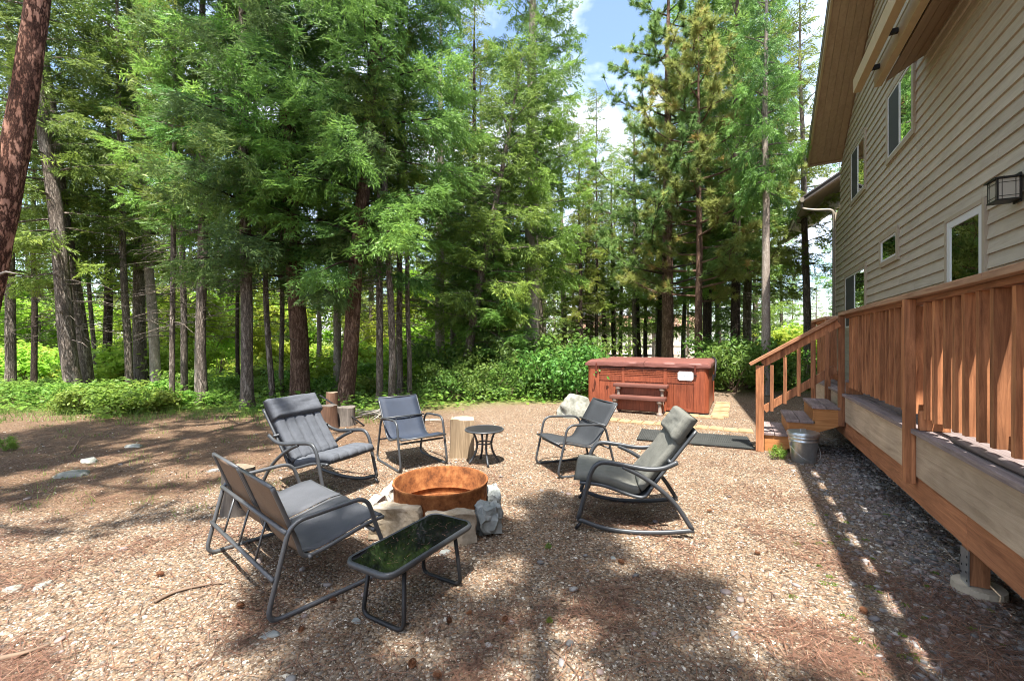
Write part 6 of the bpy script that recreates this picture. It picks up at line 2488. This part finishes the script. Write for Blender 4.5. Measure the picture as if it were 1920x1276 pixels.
def grass_tufts(specs, name, label, matn):
    base, dirs, ln, wd, ti = [], [], [], [], []
    rng = np.random.default_rng(3)
    for (x, y, n, h, r) in specs:
        t0 = rng.uniform(0.2, 0.75)
        for k in range(n):
            v = np.array([rng.normal(0, 0.35), rng.normal(0, 0.35), 1.0])
            base.append([x + rng.normal(0, r), y + rng.normal(0, r), 0])
            dirs.append(v / np.linalg.norm(v))
            ln.append(h * rng.uniform(0.5, 1.2))
            wd.append(0.004 + 0.02 * h)
            ti.append(np.clip(t0 + rng.normal(0, 0.15), 0, 1))
    tr = blades(np.array(base, float), np.array(dirs), np.array(ln), np.array(wd), rng)
    o = tri_mesh(name, tr, np.array(ti), [M[matn]])
    col.objects.link(o)
    return tag(o, label, 'grass', kind='stuff')


rr = random.Random(55)
sp_ = []
for i in range(420):                         # grassy fringe before the trees
    px, d = rr.uniform(-40, 760), rr.gauss(8.3, 0.55)
    p = D(px, d)
    sp_.append((p.x, p.y, 14, rr.uniform(0.08, 0.20), 0.06))
for i in range(90):                          # odd tufts in the shaded duff
    px, py = rr.uniform(0, 620), rr.uniform(795, 960)
    p = G(px, py)
    sp_.append((p.x, p.y, 10, rr.uniform(0.03, 0.08), 0.05))
for i in range(120):
    px, d = rr.uniform(1000, 1500), rr.uniform(8.6, 12.5)
    p = D(px, d)
    if TX0 - 0.1 < p.x < TX1 + 0.4 and p.y < TY + TD + 0.3 or p.x > 0.9 or zones(np.array([p.x]), np.array([p.y]))[0, 1] < 0.4:
        continue
    sp_.append((p.x, p.y, 12, rr.uniform(0.06, 0.16), 0.06))
grass_tufts(sp_, 'grass', 'thin green grass along the edge of the yard', 'grass_blades')

# moss cushions and weeds in the gravel
mb = None
rngm = np.random.default_rng(8)
P_ = []
for i in range(60):
    px, py = rngm.uniform(1480, 1900), rngm.uniform(960, 1270)
    if px > 1560 + (py - 900) * 0.62:
        if rngm.random() < 0.6:
            continue
    p = G(px, py)
    P_.append((p.x, p.y, 0.012 + 0.022 * rngm.random()))
base, dirs, ln, wd, ti = [], [], [], [], []
for x, y, r in P_:
    for k in range(46):
        a, q = rngm.uniform(0, 6.28), r * math.sqrt(rngm.random())
        base.append([x + q * math.cos(a), y + 0.7 * q * math.sin(a), 0.004 + 0.35 * (r - q)])
        v = rngm.normal(0, 0.5, 3)
        v[2] = abs(v[2]) + 0.5
        dirs.append(v / np.linalg.norm(v))
        ln.append(0.008)
        wd.append(0.006)
        ti.append(rngm.random())
o = tri_mesh('moss', blades(np.array(base), np.array(dirs), np.array(ln), np.array(wd), rngm), np.array(ti), [M['moss']])
col.objects.link(o)
tag(o, 'small bright moss cushions dotted over the gravel by the deck', 'moss', kind='stuff')


def weed(px, py, s, label):
    p = G(px, py)
    t = thing('weed', label, 'weed', (p.x, p.y, 0))
    f, st_ = SH['small'][0]
    for nm, me_ in (('foliage', f), ('stem', st_)):
        o = bpy.data.objects.new(nm, me_)
        col.objects.link(o)
        o.parent = t
        o.scale = (s, s, s * 1.4)


weed(1458, 860, 0.22, 'small yellow-green weed growing at the stair newel post')
weed(10, 845, 0.25, 'bright leafy seedling in the shaded duff')
weed(1028, 1028, 0.05, 'tiny green sprout in the gravel between table and rocker')
weed(1030, 1168, 0.04, 'tiny green sprout inside the dark tree shadow')

# ------------------------------------------------------------------ far side of the road: rail fence and a neighbour's house
fa, fb = D(985, 27.5), D(1345, 27.5)
fen = thing('rail_fence', 'weathered two-rail fence showing between the thin trunks', 'fence', (fa.x, fa.y, 0))
u = (fb - fa)
nf = 7
for i in range(nf):
    p = u * (i / (nf - 1))
    MB().box(p.x - 0.06, p.x + 0.06, p.y - 0.06, p.y + 0.06, 0, 1.25).build('post', M['fence_rail'], fen)
for zz_ in (0.45, 1.0):
    for i in range(nf - 1):
        a, b_ = u * (i / (nf - 1)), u * ((i + 1) / (nf - 1))
        e_ = (b_ - a).normalized() * 0.065
        MB().beam(a + e_ + Vector((0, 0, zz_)), b_ - e_ + Vector((0, 0, zz_)), 0.04, 0.14).build('rail', M['fence_rail'], fen)
hp = D(1185, 62)
nh = thing('neighbour_house', 'low pale house with reddish roof far beyond the rail fence', 'house', (hp.x, hp.y, 0), YAW)
MB().box(-9, 9, -4, 4, 0, 3.0).build('wall', M['far_wall'], nh)
mb = MB()
mb.add([(-9.6, -4.7, 2.9), (9.6, -4.7, 2.9), (9.6, 4.7, 2.9), (-9.6, 4.7, 2.9), (-9.6, 0, 5.0), (9.6, 0, 5.0)], [(0, 1, 5, 4), (2, 3, 4, 5), (0, 4, 3), (1, 2, 5), (3, 2, 1, 0)])
mb.build('roof', M['far_roof'], nh)
for x in (-6, -2.5, 2.5, 6):
    w_ = MB().box(x - 0.7, x + 0.7, -4.06, -3.99, 1.0, 2.2).build('window', M['white_vinyl'], nh)
    MB().box(x - 0.6, x + 0.6, -4.08, -4.061, 1.1, 2.1).build('pane', M['window_glass'], w_)
